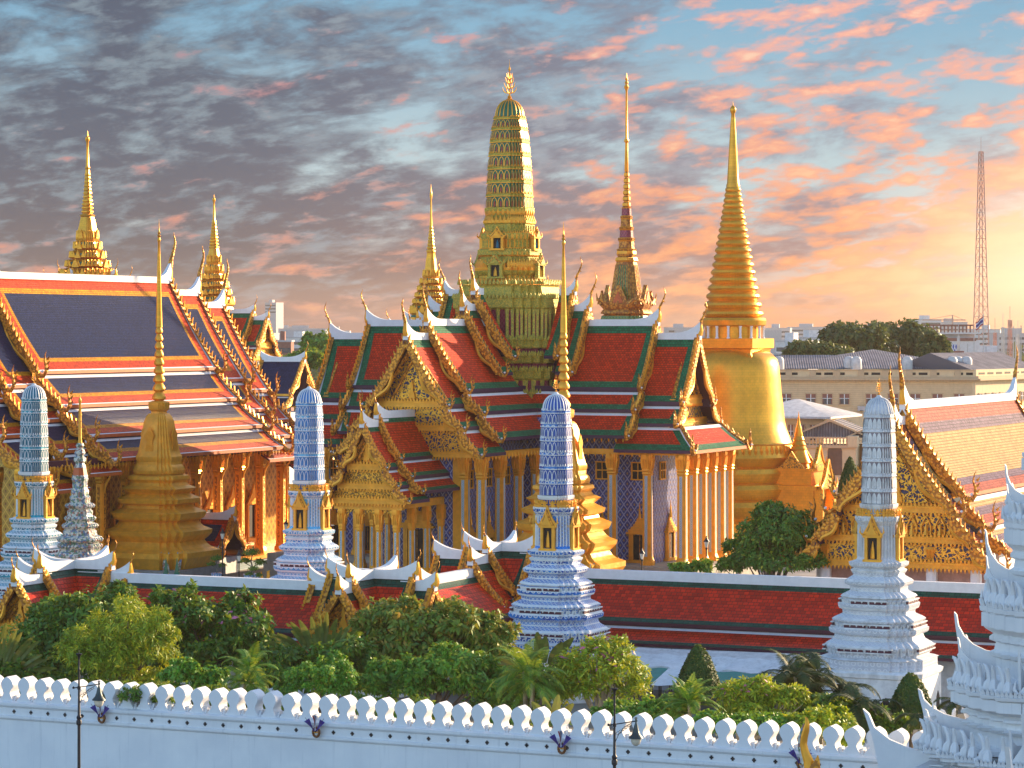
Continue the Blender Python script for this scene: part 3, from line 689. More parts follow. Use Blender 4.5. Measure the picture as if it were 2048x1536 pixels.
for (a, b) in ((71, 572), (60, 552), (69, 535), (62, 512), (56, 478), (52, 447), (50, 430)):
    for (p, nr, L) in seg_pts(RED3, a/1.117*Yp/F-.12, .48):
        up_.tube([(p.x, p.y, q(b)-.05), (p.x, p.y, q(b)+.3), (p.x, p.y, q(b)+.8)], [.17, .24, .02], 5, 'gold')
for (a, b, c) in ((60, 552, 568), (57, 516, 532), (54, 481, 496), (49, 452, 464)):   # little posts of the open storeys
    for (p, nr, L) in seg_pts(RED3, a/1.117*Yp/F+.06, .55): up_.tube([(p.x, p.y, q(c)), (p.x, p.y, q(b))], .10, 4, 'gold_green')
up_.build('tower_storeys', PT)
def niche(T, z0, r, h, w_, m='gold', name='niche', plan='dark'):
    for k in range(4):
        mb = MB(RotZ(90*k)); sm_ = MB(RotZ(90*k))
        mb.box(-w_*.32, w_*.32, -r-.22, -r+.2, z0+.1, z0+h*.5, 'dark'); sm_.tube([(0, -r-.28, z0+.15), (0, -r-.28, z0+h*.25), (0, -r-.28, z0+h*.42)], [.16*w_, .12*w_, .02], 5, 'glaze_teal' if m == 'gold' else 'gold')
        for s_ in (-1, 1): mb.box(s_*w_*.42-w_*.1, s_*w_*.42+w_*.1, -r-.42, -r, z0, z0+h*.52, m)
        mb.box(-w_*.62, w_*.62, -r-.5, -r, z0+h*.5, z0+h*.56, m); mb.box(-w_*.62, w_*.62, -r-.5, -r, z0-.1, z0+.08, m)
        for j in range(3):
            f_ = 1-.2*j; y_ = -r-.45-.08*j
            mb.prism([(-w_*.66*f_, 0), (w_*.66*f_, 0), (w_*.3*f_, h*.2*f_), (0, h*.46*f_), (-w_*.3*f_, h*.2*f_)], (0, .2, 0), m if j != 1 else 'gold_trim', org=(0, y_, z0+h*.56))
        for s_ in (-1, 1): mb.tube([(s_*w_*.6, -r-.5, z0+h*.56), (s_*w_*.8, -r-.5, z0+h*.62), (s_*w_*.75, -r-.5, z0+h*.75)], [.08, .07, .01], 4, m)
        nb_ = mb.build(name, T); sm_.build('standing_figure', nb_)
niche(PT, q(556), 3.15, 2.5, 1.5, 'gold_green'); niche(PT, q(500), 2.65, 2.3, 1.3, 'gold')
def corn(T, name, rows, mrec, mfr, mband, Z0, plan=RED3, scale=1.0, mcap=None, inner=None, wf=.72):
    """corncob crown: rows [(radius, z bottom, z top)], each a recessed storey of pointed niches under a cornice"""
    mb = MB()
    for (r0, r1, za, zb2) in rows:
        hb = (zb2-za)*.26; rr = .96
        mb.sweep([(r0*rr, za, mrec), (r1*rr, zb2-hb, mband), (r1*1.03, zb2-hb+.01, mfr), (r1*1.03, zb2-hb*.75, mband), (r1*1.0, zb2-hb*.7, mband), (r1*1.0, zb2-.08*hb, mfr), (r1*1.03, zb2, mfr)], plan)
        hh = (zb2-hb)-za
        for (p, nr, L) in seg_pts(plan, r0*.965, r0*.33):
            tx = Vector((-nr.y, nr.x)); hw = min(L*.46, r0*.15); top = za+hh*.97
            pts = [(-hw, 0), (-hw, hh*.55), (-hw*.6, hh*.82), (0, hh*.97), (hw*.6, hh*.82), (hw, hh*.55), (hw, 0)]
            w2 = [(a*wf, b*(.93 if wf > .5 else .5)) for a, b in pts]
            sh = (r1-r0)*.98
            for i in range(len(pts)-1):
                fc = []
                for (a, b) in (pts[i], pts[i+1], w2[i+1], w2[i]):
                    k_ = b/hh; c = p*(1+sh/r0*k_)+tx*a+nr*(.07*r0/1.7+.02); fc.append((c.x, c.y, za+b))
                mb.quad(*fc, mfr)
            if inner:
                w3 = [(a*.34, b*.66) for a, b in pts]; fc = []
                for (a, b) in w3: k_ = b/hh; c = p*(1+sh/r0*k_)+tx*a+nr*(.05*r0/1.7); fc.append(mb.v(c.x, c.y, za+b))
                mb.f(fc, inner)
            for s_ in (-.5,):
                c = p*(1+sh/r0)+tx*0+nr*.06; mb.tube([(c.x, c.y, zb2-.02), (c.x, c.y, zb2+hb*.55)], [.07*r0, .01], 4, mfr)
    return mb.build(name, T)
kk = Yp/F/1.09
rowsP = [(46.5, 46, 415, 388), (45.5, 44.5, 388, 361), (44.5, 43, 361, 334), (43, 41, 334, 307), (41, 38.5, 307, 280), (38.5, 35.5, 280, 256), (35.5, 31.5, 256, 235)]
plain('niche_green', '#0f6a4a', .3); plain('niche_red', '#a5381c', .35)
corn(PT, 'tower_crown', [(a*kk, b*kk, q(c), q(d_)) for a, b, c, d_ in rowsP], 'niche_green', 'gold', 'gold_green', 0, inner='niche_red')
def cap_dome(mb, r, z0, z1, m, mrib, plan=C24, nr=20):
    n = 8; pr_ = []
    for k in range(n+1):
        a = k/n*math.pi/2; pr_.append((max(.01, r*math.cos(a)**.85), z0+(z1-z0)*math.sin(a), m))
    mb.sweep(pr_, plan, m)
    for k in range(nr):
        a = k*6.28318/nr; mb.tube([(math.cos(a)*p[0]*1.01, math.sin(a)*p[0]*1.01, p[1]) for p in pr_[:-1]], r*.045, 4, mrib)
dm = MB(); cap_dome(dm, 31*kk, q(236), q(200), 'niche_green', 'gold'); dm.build('tower_dome', PT)
def trident(T, z0, h, name='finial', m='gold'):
    mb = MB()
    mb.sweep([(.075*h, z0), (.085*h, z0+.02*h), (.04*h, z0+.05*h), (.06*h, z0+.07*h), (.02*h, z0+.12*h), (.012*h, z0+.70*h), (.03*h, z0+.73*h), (.03*h, z0+.76*h), (.008*h, z0+.82*h), (.001, z0+h)], C8, m)
    for lv, (zz, ln) in enumerate(((.16, .19), (.28, .15), (.40, .11), (.50, .08))):
        for k in range(4):
            a = k*math.pi/2+math.pi/4*(0); c, s_ = math.cos(a), math.sin(a)
            mb.tube([(c*.01, s_*.01, z0+zz*h), (c*ln*.6*h, s_*ln*.6*h, z0+(zz+.02)*h), (c*ln*.85*h, s_*ln*.85*h, z0+(zz+.07)*h), (c*ln*h, s_*ln*h, z0+(zz+.16)*h)], [.016*h, .018*h, .014*h, .002*h], 4, m)
    return mb.build(name, T)
trident(PT, q(200), 82*Yp/F)

# ---------------------------------------------------------------- GREAT GOLDEN STUPA
Yc = 322.0; cx_, cy_, _ = posY(1466, Yc)
ST = thing('golden_stupa', 'huge smooth gold bell-shaped stupa with a ringed spire, right of the cross-shaped hall', 'stupa', (cx_, cy_, 0), RZ)
S_ = lambda l, k=1.0: pr(l, Yc, k)
mb = MB(); mb.sweep(S_([(132, 1090), (132, 1040), (122, 1034), (130, 1020), (134, 1008), (130, 998), (118, 994), (124, 984), (127, 974), (123, 965), (113, 961), (119, 952), (122, 943), (119, 934), (110, 930), (118, 922), (124, 912)]), C48, 'gold_leaf', cap=False); mb.build('base_ring', ST)
mb = MB(); mb.sweep(S_([(124, 912), (121, 906), (118, 888), (121, 886), (117, 884), (113, 872), (107, 858), (103, 840), (101, 815), (97, 785), (94.5, 755), (92, 732), (88, 718), (76, 706), (60, 700), (10, 696)]), C48, 'gold_leaf', cap=False)
for k in range(60):
    a = k*6.28318/60; r0 = 119*Yc/F
    mb.tube([(math.cos(a)*(r0-.1), math.sin(a)*(r0-.1), zat(908, Yc)), (math.cos(a)*(r0+.12), math.sin(a)*(r0+.12), zat(898, Yc)), (math.cos(a)*(r0-.05), math.sin(a)*(r0-.05), zat(889, Yc))], [.2, .2, .1], 4, 'gold_leaf')
mb.build('bell', ST)
mb = MB(); s = 3.62
zz = lambda y: zat(y, Yc)
mb.sweep([(s*.93, zz(730)), (s*.95, zz(712)), (s*.90, zz(706)), (s*.92, zz(698)), (s, zz(696)), (s, zz(677)), (s*.9, zz(676))], SQ, 'gold_leaf')
for k in range(4):
    mb.T = RotZ(90*k); w_ = s*.95; a = [(-w_, .1), (w_, .1), (w_, -2.1)]
    for j in range(1, 12): tt = j/12; a.append((w_-2*w_*tt, -2.1+1.75*math.sin(math.pi*tt)**.6))
    a.append((-w_, -2.1)); mb.prism(a, (0, .6, 0), 'gold_leaf', org=(0, -s*.96, zz(728)))
mb.T = I4; mb.build('throne', ST)
mb = MB(); mb.sweep(S_([(56, 677), (56, 650)]), C24, 'gold_leaf')
for k in range(16):
    a = (k+.5)*6.28318/16; r0 = 61*Yc/F; x, y = math.cos(a)*r0, math.sin(a)*r0
    mb.sweep([(.24, zz(677)), (.14, zz(673)), (.14, zz(656)), (.22, zz(652))], C8, 'white_clean', cx=x, cy=y)
mb.build('colonnade', ST)
mb = MB(); ys = list(np.linspace(0, 1, 20)); lst = [(62, 653), (66, 650), (67, 641), (64, 636)]
y = 636.0
for k in range(19):
    f0 = (636-y)/(636-372); f1 = f0+1/19; hw = 14+46*(1-f0)**1.12; stp = (636-372)/19*(1.28-.56*f0)
    y1 = y-stp*1.0
    lst += [(hw*.90, y-1), (hw*.97, y-stp*.2), (hw*1.02, y-stp*.45), (hw*.99, y-stp*.7), (hw*.88, y-stp*.95)]; y = y1
    if y < 376: break
mb.sweep(S_(lst), C48, 'gold_leaf'); mb.build('ringed_spire', ST)
mb = MB(); mb.sweep(S_([(13.5, y+2), (13.5, 370), (12, 366), (10, 330), (7, 280), (4.5, 240), (3.5, 228), (5.5, 224), (6.2, 219), (4.5, 214), (1, 211), (.3, 203)]), C24, 'gold_leaf'); mb.build('spire_tip', ST)
# gold entrance chambers of the stupa (one on each axis that can be seen)
def chamber(T, Mx):
    mb = MB(Mx)
    mb.box(-2.6, 2.6, -10.4, -5.5, ZG, zz(975), 'gold_leaf'); mb.box(-2.9, 2.9, -10.8, -5.4, zz(975), zz(966), 'gold_leaf')
    mb.box(-2.3, 2.3, -10.0, -5.4, zz(966), zz(938), 'gold_leaf'); mb.box(-2.6, 2.6, -10.3, -5.4, zz(938), zz(932), 'gold_leaf')
    for s_ in (-1, 1): mb.box(s_*2.0-.35, s_*2.0+.35, -11.4, -10.4, ZG, zz(972), 'gold_leaf')
    mb.build('chamber', T)
    g = MB(Mx)
    for (yy, f_, z0) in ((-11.3, 1.15, zz(972)), (-10.3, .9, zz(932))):
        g.prism([(-2.2*f_, 0), (2.2*f_, 0), (1.1*f_, .9*f_), (0, 2.6*f_), (-1.1*f_, .9*f_)], (0, .4, 0), 'carved_gold', org=(0, yy, z0))
        for s_ in (-1, 1):
            g.tube([(s_*2.3*f_, yy, z0+.1), (s_*1.1*f_, yy, z0+1.0*f_), (0, yy, z0+2.8*f_)], .16, 5, 'gold'); g.tube([(s_*2.2*f_, yy, z0), (s_*2.7*f_, yy, z0+.5), (s_*2.6*f_, yy, z0+1.2)], [.16, .12, .01], 5, 'gold')
    for s_ in (-1, 1): g.prism([(-1.6, 0), (1.6, 0), (.8, .7), (0, 1.9), (-.8, .7)], (.3, 0, 0), 'carved_gold', org=(s_*2.5, -7.8, zz(932)), ax=(0, 1, 0))
    g.build('pediment', T)
    s3 = MB(Mx @ TR(0, -7.8)); hs = 3.2
    s3.sweep(S_([(22, 934), (20, 925), (24, 922), (22, 918), (17, 905), (15, 898), (17, 896), (13, 890), (14, 887), (10, 880), (11, 877), (8, 870), (8.5, 867), (6, 860), (6.5, 857), (3.5, 848), (2, 838), (.3, 822)], 1.0), C16, 'gold_leaf'); s3.build('small_spire', T)
chamber(ST, RotZ(90)); chamber(ST, I4)
mb = MB(); mb.sweep([(11.5, ZG), (11.5, 1.0), (11.0, 1.2)], C48, 'step_stone'); mb.build('plinth', ST)

# ---------------------------------------------------------------- MONDOP (tall tiered green and gold spire)
Ym = 350.0
x_, y_, _ = posY(1253, Ym)
MT = thing('scripture_hall', 'slender dark green and gold spire with ribbed needle, rising behind the right wing roof', 'temple hall', (x_, y_, 0), RZ)
P_ = lambda l, k=1.117: pr(l, Ym, k)
mb = MB(); mb.sweep(P_([(64, 760, 'gold_red'), (60, 700, 'gold_red'), (56, 655, 'mosaic_green'), (50, 632, 'gold_red'), (44, 629, 'gold_red'), (52, 627, 'gold_red'), (50, 622, 'gold_red'), (46, 619, 'gold_red'), (52, 612, 'gold_red'), (53, 609)]), RED3)
for (p, nr, L) in seg_pts(RED3, 50/1.117*Ym/F, .8): mb.tube([(p.x, p.y, zat(609, Ym)), (p.x, p.y, zat(604, Ym)), (p.x, p.y, zat(598, Ym))], [.22, .2, .02], 5, 'gold_red')
mb.build('lower_tier', MT)
for k in range(4):
    g = MB(RotZ(90*k)); r0 = 2.75; z0 = zat(609, Ym)
    g.prism([(-1.3, 0), (1.3, 0), (1.0, .6), (0, 2.4), (-1.0, .6)], (0, .5, 0), 'gold_red', org=(0, -r0, z0)); g.prism([(-.7, .2), (.7, .2), (0, 1.6)], (0, .1, 0), 'orange_band', org=(0, -r0-.08, z0))
    for s_ in (-1, 1):
        g.tube([(s_*1.3, -r0, z0), (s_*2.2, -r0, z0+.6), (s_*2.7, -r0, z0+.5), (s_*2.9, -r0, z0+1.4)], [.3, .25, .15, .01], 5, 'gold_red')
        g.prism([(-.6, 0), (.6, 0), (.4, .6), (0, 1.7), (-.4, .6)], (0, .3, 0), 'gold_red', org=(s_*2.3, -r0+.3, z0))
    g.build('antefix', MT)
mb = MB(); mb.sweep(P_([(34, 612, 'mosaic_green'), (33, 600, 'mosaic_green'), (22, 530, 'gold_red'), (20, 524, 'gold'), (23, 521, 'gold'), (21, 515, 'gold_red'), (17, 514, 'gold_red'), (20, 508, 'gold'), (19, 502, 'gold')]), RED3); 
for (p, nr, L) in seg_pts(RED3, 1.0, .2):
    if L > .3 or True: mb.tube([(p.x*33/1.117*Ym/F*1.02, p.y*33/1.117*Ym/F*1.02, zat(600, Ym)), (p.x*22/1.117*Ym/F*1.02, p.y*22/1.117*Ym/F*1.02, zat(530, Ym))], [.06, .05], 4, 'gold_red')
mb.build('body', MT)
mb = MB(); l = []
for k in range(4):
    a, b = 502-k*22, 502-(k+1)*22; h0 = 17.5-k*2.2
    l += [(h0, a, 'gold_red'), (h0*1.12, a-3, 'gold'), (h0*.86, a-5, 'mosaic_maroon' if k % 2 else 'gold_red'), (h0*.80, b+3, 'gold'), (h0*.95, b+1, 'gold')]
y = 414
for k in range(6):
    h0 = 8-k*.6; l += [(h0*.7, y, 'gold_red'), (h0, y-2, 'gold'), (h0*.95, y-8, 'gold_red'), (h0*.6, y-10, 'gold')]; y -= 12
l += [(4, y, 'gold'), (3, 300, 'gold'), (2.6, 286), (4.5, 283), (4.5, 280), (2.4, 276), (1.8, 182), (3, 179), (5, 174), (2, 168), (4, 166), (1.6, 161), (3, 159), (1, 154), (.3, 146)]
mb.sweep(P_(l, 1.06), C16 if False else RED3, 'gold'); mb.build('needle', MT)
# ---------------------------------------------------------------- ORDINATION HALL (big navy roofs, left)
UB = thing('ordination_hall', 'huge hall with navy, orange and yellow tiered roofs and gilded colonnade at left', 'temple hall', (-37.5, 311, 0), RZ)
segU = [(0, 0, 5.95, -9.35), (5.8, -9.8, 8.65, -12.65), (8.5, -13.1, 11.8, -15.5), (11.65, -15.95, 14.3, -17.75)]
arm(UB, I4, UBO, segU, [(-34, 0, 30.6, 4, 1, 1), (-3, 6.1, 29.3, 4, 1, 0), (3, 11.5, 28.0, 4, 1, 0), (-39.5, -32, 29.3, 4, 0, 1), (-45, -37.5, 28.0, 4, 0, 1)],
    chh=3.5, tip=1.7, sag=.05, rise=1.7, teeth=.62, bb=.5)
wm = MB(); wm.box(-9.3, 9.3, -38, 8, 1.5, 13.9, 'mosaic_gold'); wm.build('wall', UB)
bs = MB(); bs.box(-15.6, 15.6, -47, 14, ZG, .3, 'step_stone'); bs.box(-14.6, 14.6, -46, 13, .3, 1.2, 'mosaic_strip'); bs.box(-14.8, 14.8, -46.2, 13.2, 1.2, 1.55, 'gold_aged'); bs.build('terrace', UB)
colU = column_mesh('column', 10.9, .46, 'gold', 'gold_trim', 'gold_leaf'); fu = [True]
for k in range(13): col_at(UB, colU, 12.7, 11-4.45*k-4.2, 1.5, fu)
col_at(UB, colU, 12.7, 11.0, 1.5, fu)
for x in (8.4, 4.2): col_at(UB, colU, x, 11, 1.5, fu); col_at(UB, colU, x, -44.5, 1.5, fu)
def wm_door(T, Mx, x, y, z):
    mb = MB(Mx @ TR(x, y, z)); mb.box(-.75, .75, -.12, .02, 1.4, 4.8, 'dark')
    for s_ in (-1, 1): mb.box(s_*.9-.16, s_*.9+.16, -.35, 0, 1.2, 4.9, 'gold')
    mb.box(-1.25, 1.25, -.5, 0, .9, 1.3, 'gold_aged'); mb.box(-1.5, 1.5, -.6, 0, .2, .5, 'gold_aged')
    for k in range(4): mb.prism([(-1.2*(1-.2*k), 0), (1.2*(1-.2*k), 0), (0, 1.2)], (0, .2, 0), 'gold', org=(0, -.3-.07*k, 4.9+k*.35))
    mb.build('window', T)
for k in range(10): wm_door(UB, RotZ(90), 8-4.45*k-6.4+.0, -9.32, 1.5)
pil = MB()
for k in range(10):
    y = 8-4.45*k-4.2; pil.box(9.3, 9.75, y-.35, y+.35, 1.5, 13.2, 'gold_red')
pil.box(12.35, 13.1, -45, 11.4, 12.3, 12.9, 'maroon'); pil.box(9.3, 9.7, -38, 8, 13.2, 14.0, 'maroon')
pil.build('beam', UB)
br = MB(); br.tube([(0, 0, 0), (.15, 0, .8), (.6, 0, 1.4), (.65, 0, 2.3), (1.1, 0, 3.0)], [.06, .17, .12, .16, .08], 5, 'gold'); brm = br.build('eave_bracket'); fbr = [True]
for k in range(13): col_at(UB, brm, 13.1, 6.8-4.45*k, 9.6, fbr)
be = MB(); bells(be, 14.1, -45, 11.4, 12.55, .62); tag(be.build('bell_fringe', UB), None, None, kind='stuff')

# ---------------------------------------------------------------- small golden stupas
def gold_stupa(label, px, C, zb, ks=1.0):
    x, y, _ = pos(px, C); T = thing('gilded_stupa', label, 'stupa', (x, y, 0), RZ, 'pair of gilded corner stupas', 1.0)
    Yr = 283.0; z_ = lambda yy: zb+(1130-yy)*Yr/F*ks
    def P2(l, k): return [(a[0]*Yr/F/k*ks, z_(a[1]))+tuple(a[2:]) for a in sorted(l, key=lambda q_: -q_[1])]
    m = 'gold_aged'
    base = [(108, 1150), (116, 1128), (116, 1118), (104, 1112), (96, 1106), (92, 1098), (96, 1092), (100, 1086), (100, 1078), (90, 1072), (84, 1068), (80, 1060), (86, 1055), (89, 1050), (89, 1043), (80, 1038), (72, 1034), (70, 1028), (76, 1024), (77, 1016), (68, 1010), (63, 1006), (66, 1001), (69, 996), (60, 990), (56, 984), (58, 978), (56, 972), (49, 968)]
    sb_ = sorted(base, key=lambda q_: -q_[1]); sb2 = []
    for i, b_ in enumerate(sb_): dl = b_[0]-(sb_[max(0, i-1)][0]+sb_[min(len(sb_)-1, i+1)][0])/2; sb2.append((b_[0]+max(-4, min(4, dl*.9)), b_[1]))
    mb = MB(); mb.sweep(P2(sb2, 1.167), RED2, m); mb.build('stepped_base', T, smooth=None)
    mb = MB(); mb.sweep(P2([(50, 968), (52, 962), (50, 955), (45, 950), (44, 944), (46, 940), (46, 934), (43, 930), (40, 920), (34, 890), (30, 866), (25, 855), (20, 850)], 1.13), RED3, m)
    for (p, nr, L) in seg_pts(RED3, 50/1.13*Yr/F*ks, .32): mb.tube([(p.x, p.y, z_(968)), (p.x, p.y, z_(961)), (p.x-nr.x*.1, p.y-nr.y*.1, z_(953))], [.1, .16, .02], 4, m)
    for k in range(4):
        mb.T = RotZ(90*k); mb.prism([(-.5, 0), (.5, 0), (.3, 1.2), (.5, 1.8), (0, 2.6), (-.5, 1.8), (-.3, 1.2)], (0, .12, 0), 'gold', org=(0, -46/1.13*Yr/F*ks+.22, z_(928)))
    mb.T = I4; mb.build('bell', T)
    mb = MB(); mb.sweep(P2([(16, 850), (15, 846), (20, 842), (21, 836), (21, 828), (16, 826), (12, 825)], 1.13), RED3, m); mb.build('throne', T)
    l = []; y = 825.0; h0 = 13.5
    for k in range(9):
        st = 17.6-k*.35; l += [(h0*.62, y), (h0*1.0, y-st*.2), (h0*1.02, y-st*.42), (h0*.80, y-st*.75), (h0*.60, y-st*.97)]; y -= st; h0 *= .925
    mb = MB(); mb.sweep(P2(l, 1), C16, 'gold')
    n0 = P2(l, 1)
    mb.build('lotus_spire', T)
    mb = MB(); mb.sweep(P2([(7, y+1), (6.6, y-2), (5, 620), (3, 540), (2, 514), (3, 512), (3.4, 508), (1.8, 504), (4, 501), (1.6, 498), (3.2, 495), (1.2, 492), (.7, 482), (.2, 468)], 1), C12, 'gold_leaf'); mb.build('needle', T)
    fg = MB()
    for k in range(4):
        fg.T = RotZ(90*k)
        for j in range(6):
            xx = (j-2.5)*1.35; rr = 108/1.2*Yr/F*ks-.3; z0 = z_(1150)
            fg.tube([(xx-.25, -rr, z0), (xx-.2, -rr-.15, z0+.55), (xx, -rr-.25, z0+.9), (xx, -rr-.2, z0+1.4), (xx, -rr-.25, z0+1.7)], [.13, .13, .2, .15, .03], 5, 'mosaic_multi')
            fg.tube([(xx+.25, -rr, z0), (xx+.2, -rr-.15, z0+.55), (xx, -rr-.25, z0+.9)], [.13, .13, .2], 5, 'mosaic_multi')
            for s_ in (-1, 1): fg.tube([(xx, -rr-.2, z0+1.2), (xx+s_*.4, -rr-.25, z0+1.25), (xx+s_*.42, -rr-.25, z0+1.75)], [.09, .08, .06], 4, 'mosaic_multi')
    tag(fg.build('guardian_figure', T), None, None)
    pl = MB(); rb = 118/1.2*Yr/F*ks; pl.sweep([(rb*.97, ZG), (rb*.97, z_(1150))], SQ, 'stone'); pl.build('plinth', T)
    return T
C12 = circ(12)
gold_stupa('gilded stupa with long needle standing before the huge navy roofed hall', 318, 262.5, 3.2)
gold_stupa('gilded stupa half hidden behind the bright blue porcelain tower', 1127, 269.0, 3.0, .985)

# ---------------------------------------------------------------- porcelain prangs
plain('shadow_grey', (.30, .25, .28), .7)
def prang(label, px, C, kind, zt=20.8, base_z=ZG, mult=1.0):
    x, y, _ = pos(px, C); T = thing('porcelain_tower', label, 'tower', (x, y, 0), RZ, 'row of slender porcelain towers')
    Yr = 204.0; z_ = lambda yy: zt-(yy-783)*Yr/F
    W, B, D, Wl, G = ('white_clean' if kind != 'white' else 'white_weathered'), 'por_'+kind, 'pord_'+kind, 'wallp_'+kind, 'glaze_'+kind
    P2 = lambda l, k=1.117: [(a[0]*Yr/F/k, z_(a[1]))+tuple(a[2:]) for a in sorted(l, key=lambda q_: -q_[1])]
    bs_ = [(112, 1300, W), (112, 1296, B), (112, 1281, W), (113, 1279, W), (107, 1277, W), (99, 1275, B), (100, 1263, W), (103, 1261, B), (104, 1257, W), (99, 1252, D), (90, 1245, W), (87, 1243, D), (86, 1236, W), (91, 1234, D), (94, 1231, B), (94, 1224, W), (88, 1221, W), (84, 1219, B), (85, 1212, W), (88, 1210, D), (88, 1207, W), (82, 1203, D), (72, 1197, W), (70, 1195, D),
          (71, 1190, D), (75, 1188, W), (77, 1184, B), (77, 1178, W), (71, 1175, B), (70, 1168, W), (72, 1165, W), (68, 1161, D), (58, 1154, W), (56, 1152, D), (57, 1146, D), (63, 1142, W), (65, 1140, B), (65, 1136, W), (60, 1132, D), (52, 1126, W), (50, 1124, B), (52, 1119, W), (53, 1115, W), (50, 1112, D), (54, 1108, W), (56, 1106, B), (56, 1100, W), (50, 1098, W), (42, 1094, Wl)]
    sh_ = []
    for i, b_ in enumerate(bs_):       # deepen the mouldings a little
        pr_ = bs_[max(0, i-1)][0]; nx_ = bs_[min(len(bs_)-1, i+1)][0]; dl = b_[0]-(pr_+nx_)/2
        sh_.append((b_[0]+max(-3.5, min(2.5, dl*.6)),)+b_[1:])
    mb = MB(); mb.sweep(P2(sh_), RED3)
    for (hw, yb, wd_) in ((103, 1263, 1.9), (88, 1219.5, 1.6), (74, 1176, 1.25)):      # dark slots between the figures
        for k in range(4):
            mb.T = RotZ(90*k); r_ = hw/1.117*Yr/F
            for s_ in (-.52, .52): mb.box(s_*wd_-.46*wd_, s_*wd_+.46*wd_, -r_-.05, -r_+.1, z_(yb)-.02, z_(yb)+.17, 'maroon'); mb.box(s_*wd_-.5*wd_, s_*wd_+.5*wd_, -r_-.1, -r_+.1, z_(yb)+.17, z_(yb)+.25, W); mb.box(s_*wd_-.5*wd_, s_*wd_+.5*wd_, -r_-.1, -r_+.1, z_(yb)-.1, z_(yb)-.02, W)
    mb.T = I4
    for (hw, yb, hh) in ((101.5, 1263, 11), (86, 1219.5, 8), (72, 1175.5, 7)):      # small supporting figures
        for (p, nr, L) in seg_pts(RED3, hw/1.117*Yr/F, .46):
            z0 = z_(yb+hh*.6); h = hh*Yr/F*1.3; c = p-nr*.08
            mb.tube([(c.x, c.y, z0), (c.x+nr.x*.10, c.y+nr.y*.10, z0+h*.4), (c.x+nr.x*.16, c.y+nr.y*.16, z0+h)], [.10, .07, .10], 5, W)
    mb.build('stepped_base', T, smooth=None)
    # lotus edging along every cornice
    mb = MB()
    mb.sweep(P2([(43, 1096, Wl), (41, 1090, Wl), (39.5, 1080, Wl), (39, 1030, W), (41, 1028, D), (43, 1024, W), (45, 1022, B), (46, 1016, W), (46, 1013, W), (38, 1012, 'glaze_'+kind)]), RED3)
    for (p, nr, L) in seg_pts(RED3, 40/1.117*Yr/F, 9):      # white strips on the corners
        pass
    for i, (a, b) in enumerate(RED3):
        r0 = 40.2/1.117*Yr/F; r1 = 39.4/1.117*Yr/F; mb.tube([(a*r0*1.02, b*r0*1.02, z_(1090)), (a*r1*1.015, b*r1*1.015, z_(1030))], .045, 4, W)
    mb.build('shaft', T)
    niche(T, z_(1096), 39/1.117*Yr/F-.1, 3.1, 1.05, 'gold_aged')
    mb = MB(); mb.sweep(P2([(36, 1014, G), (34, 1004, G), (35, 998, W), (37, 995, W), (37, 990, W)]), RED3)
    mb.build('collar', T)
    fg = MB(); k_ = 0
    for (p, nr, L) in seg_pts(RED3, 38/1.117*Yr/F, .62):
        c = p+nr*.10; z0 = z_(1013); tx = Vector((-nr.y, nr.x))
        fg.tube([(c.x, c.y, z0), (c.x, c.y, z0+.2), (c.x, c.y, z0+.36), (c.x, c.y, z0+.5)], [.15, .12, .14, .03], 5, 'gold_aged')
        for s_ in (-1, 1):
            e = c+tx*s_*.2; fg.tube([(c.x, c.y, z0+.25), (e.x, e.y, z0+.28), (e.x, e.y, z0+.52)], [.06, .05, .04], 4, 'gold_aged'); fg.tube([(c.x, c.y, z0+.1), (e.x, e.y, z0+.14), (e.x+nr.x*.05, e.y+nr.y*.05, z0-.05)], [.07, .06, .04], 4, 'gold_aged')
    fg.build('figure_frieze', T)
    kk_ = Yr/F/1.10
    rows = [(33, 33, 989, 960), (33, 32.6, 960, 931), (32.6, 32, 931, 903), (32, 31.2, 903, 875), (31.2, 30.2, 875, 847), (30.2, 28.6, 847, 820)]
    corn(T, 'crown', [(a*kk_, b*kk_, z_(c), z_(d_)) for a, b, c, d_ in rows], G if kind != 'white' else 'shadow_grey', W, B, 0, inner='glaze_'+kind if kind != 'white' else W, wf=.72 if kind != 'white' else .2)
    mb = MB(); cap_dome(mb, 29*kk_, z_(820), z_(789), G, W, nr=24); mb.sweep([(15*kk_, z_(797), W), (11*kk_, z_(792), W), (.05, z_(783), W)], C16, W); mb.build('dome', T)
    trident(T, z_(784), 1.35)
    pl = MB(); r_ = 114/1.117*Yr/F; pl.sweep([(r_*1.0, base_z, 'white'), (r_*1.0, z_(1312), 'white'), (r_*1.03, z_(1310), 'white'), (r_*1.04, z_(1302), 'white'), (r_*.99, z_(1299), 'white')], RD([(1, .66), (.66, 1)]))
    for k in range(4):
        pl.T = RotZ(90*k); pts = [(-.35, 0), (.35, 0), (.35, .9), (0, 1.3), (-.35, .9)]
        for xx in (-1.6, 1.6): pl.prism(pts, (0, .1, 0), 'dark', org=(xx, -r_-.03, ZG+.4))
    pl.T = I4; pl.build('plinth', T)
    return T
prang('teal and white porcelain tower at the far left, before the navy roofed hall', 68, 220.0, 'teal')
prang('pale sky-blue porcelain tower between the navy roofed hall and the cross-shaped hall', 618, 217.0, 'pale')
prang('deep blue and white porcelain tower in the middle, before the red gallery roof', 1112, 205.0, 'blue')
prang('weathered all-white porcelain tower in front of the golden gabled hall', 1758, 205.0, 'white')

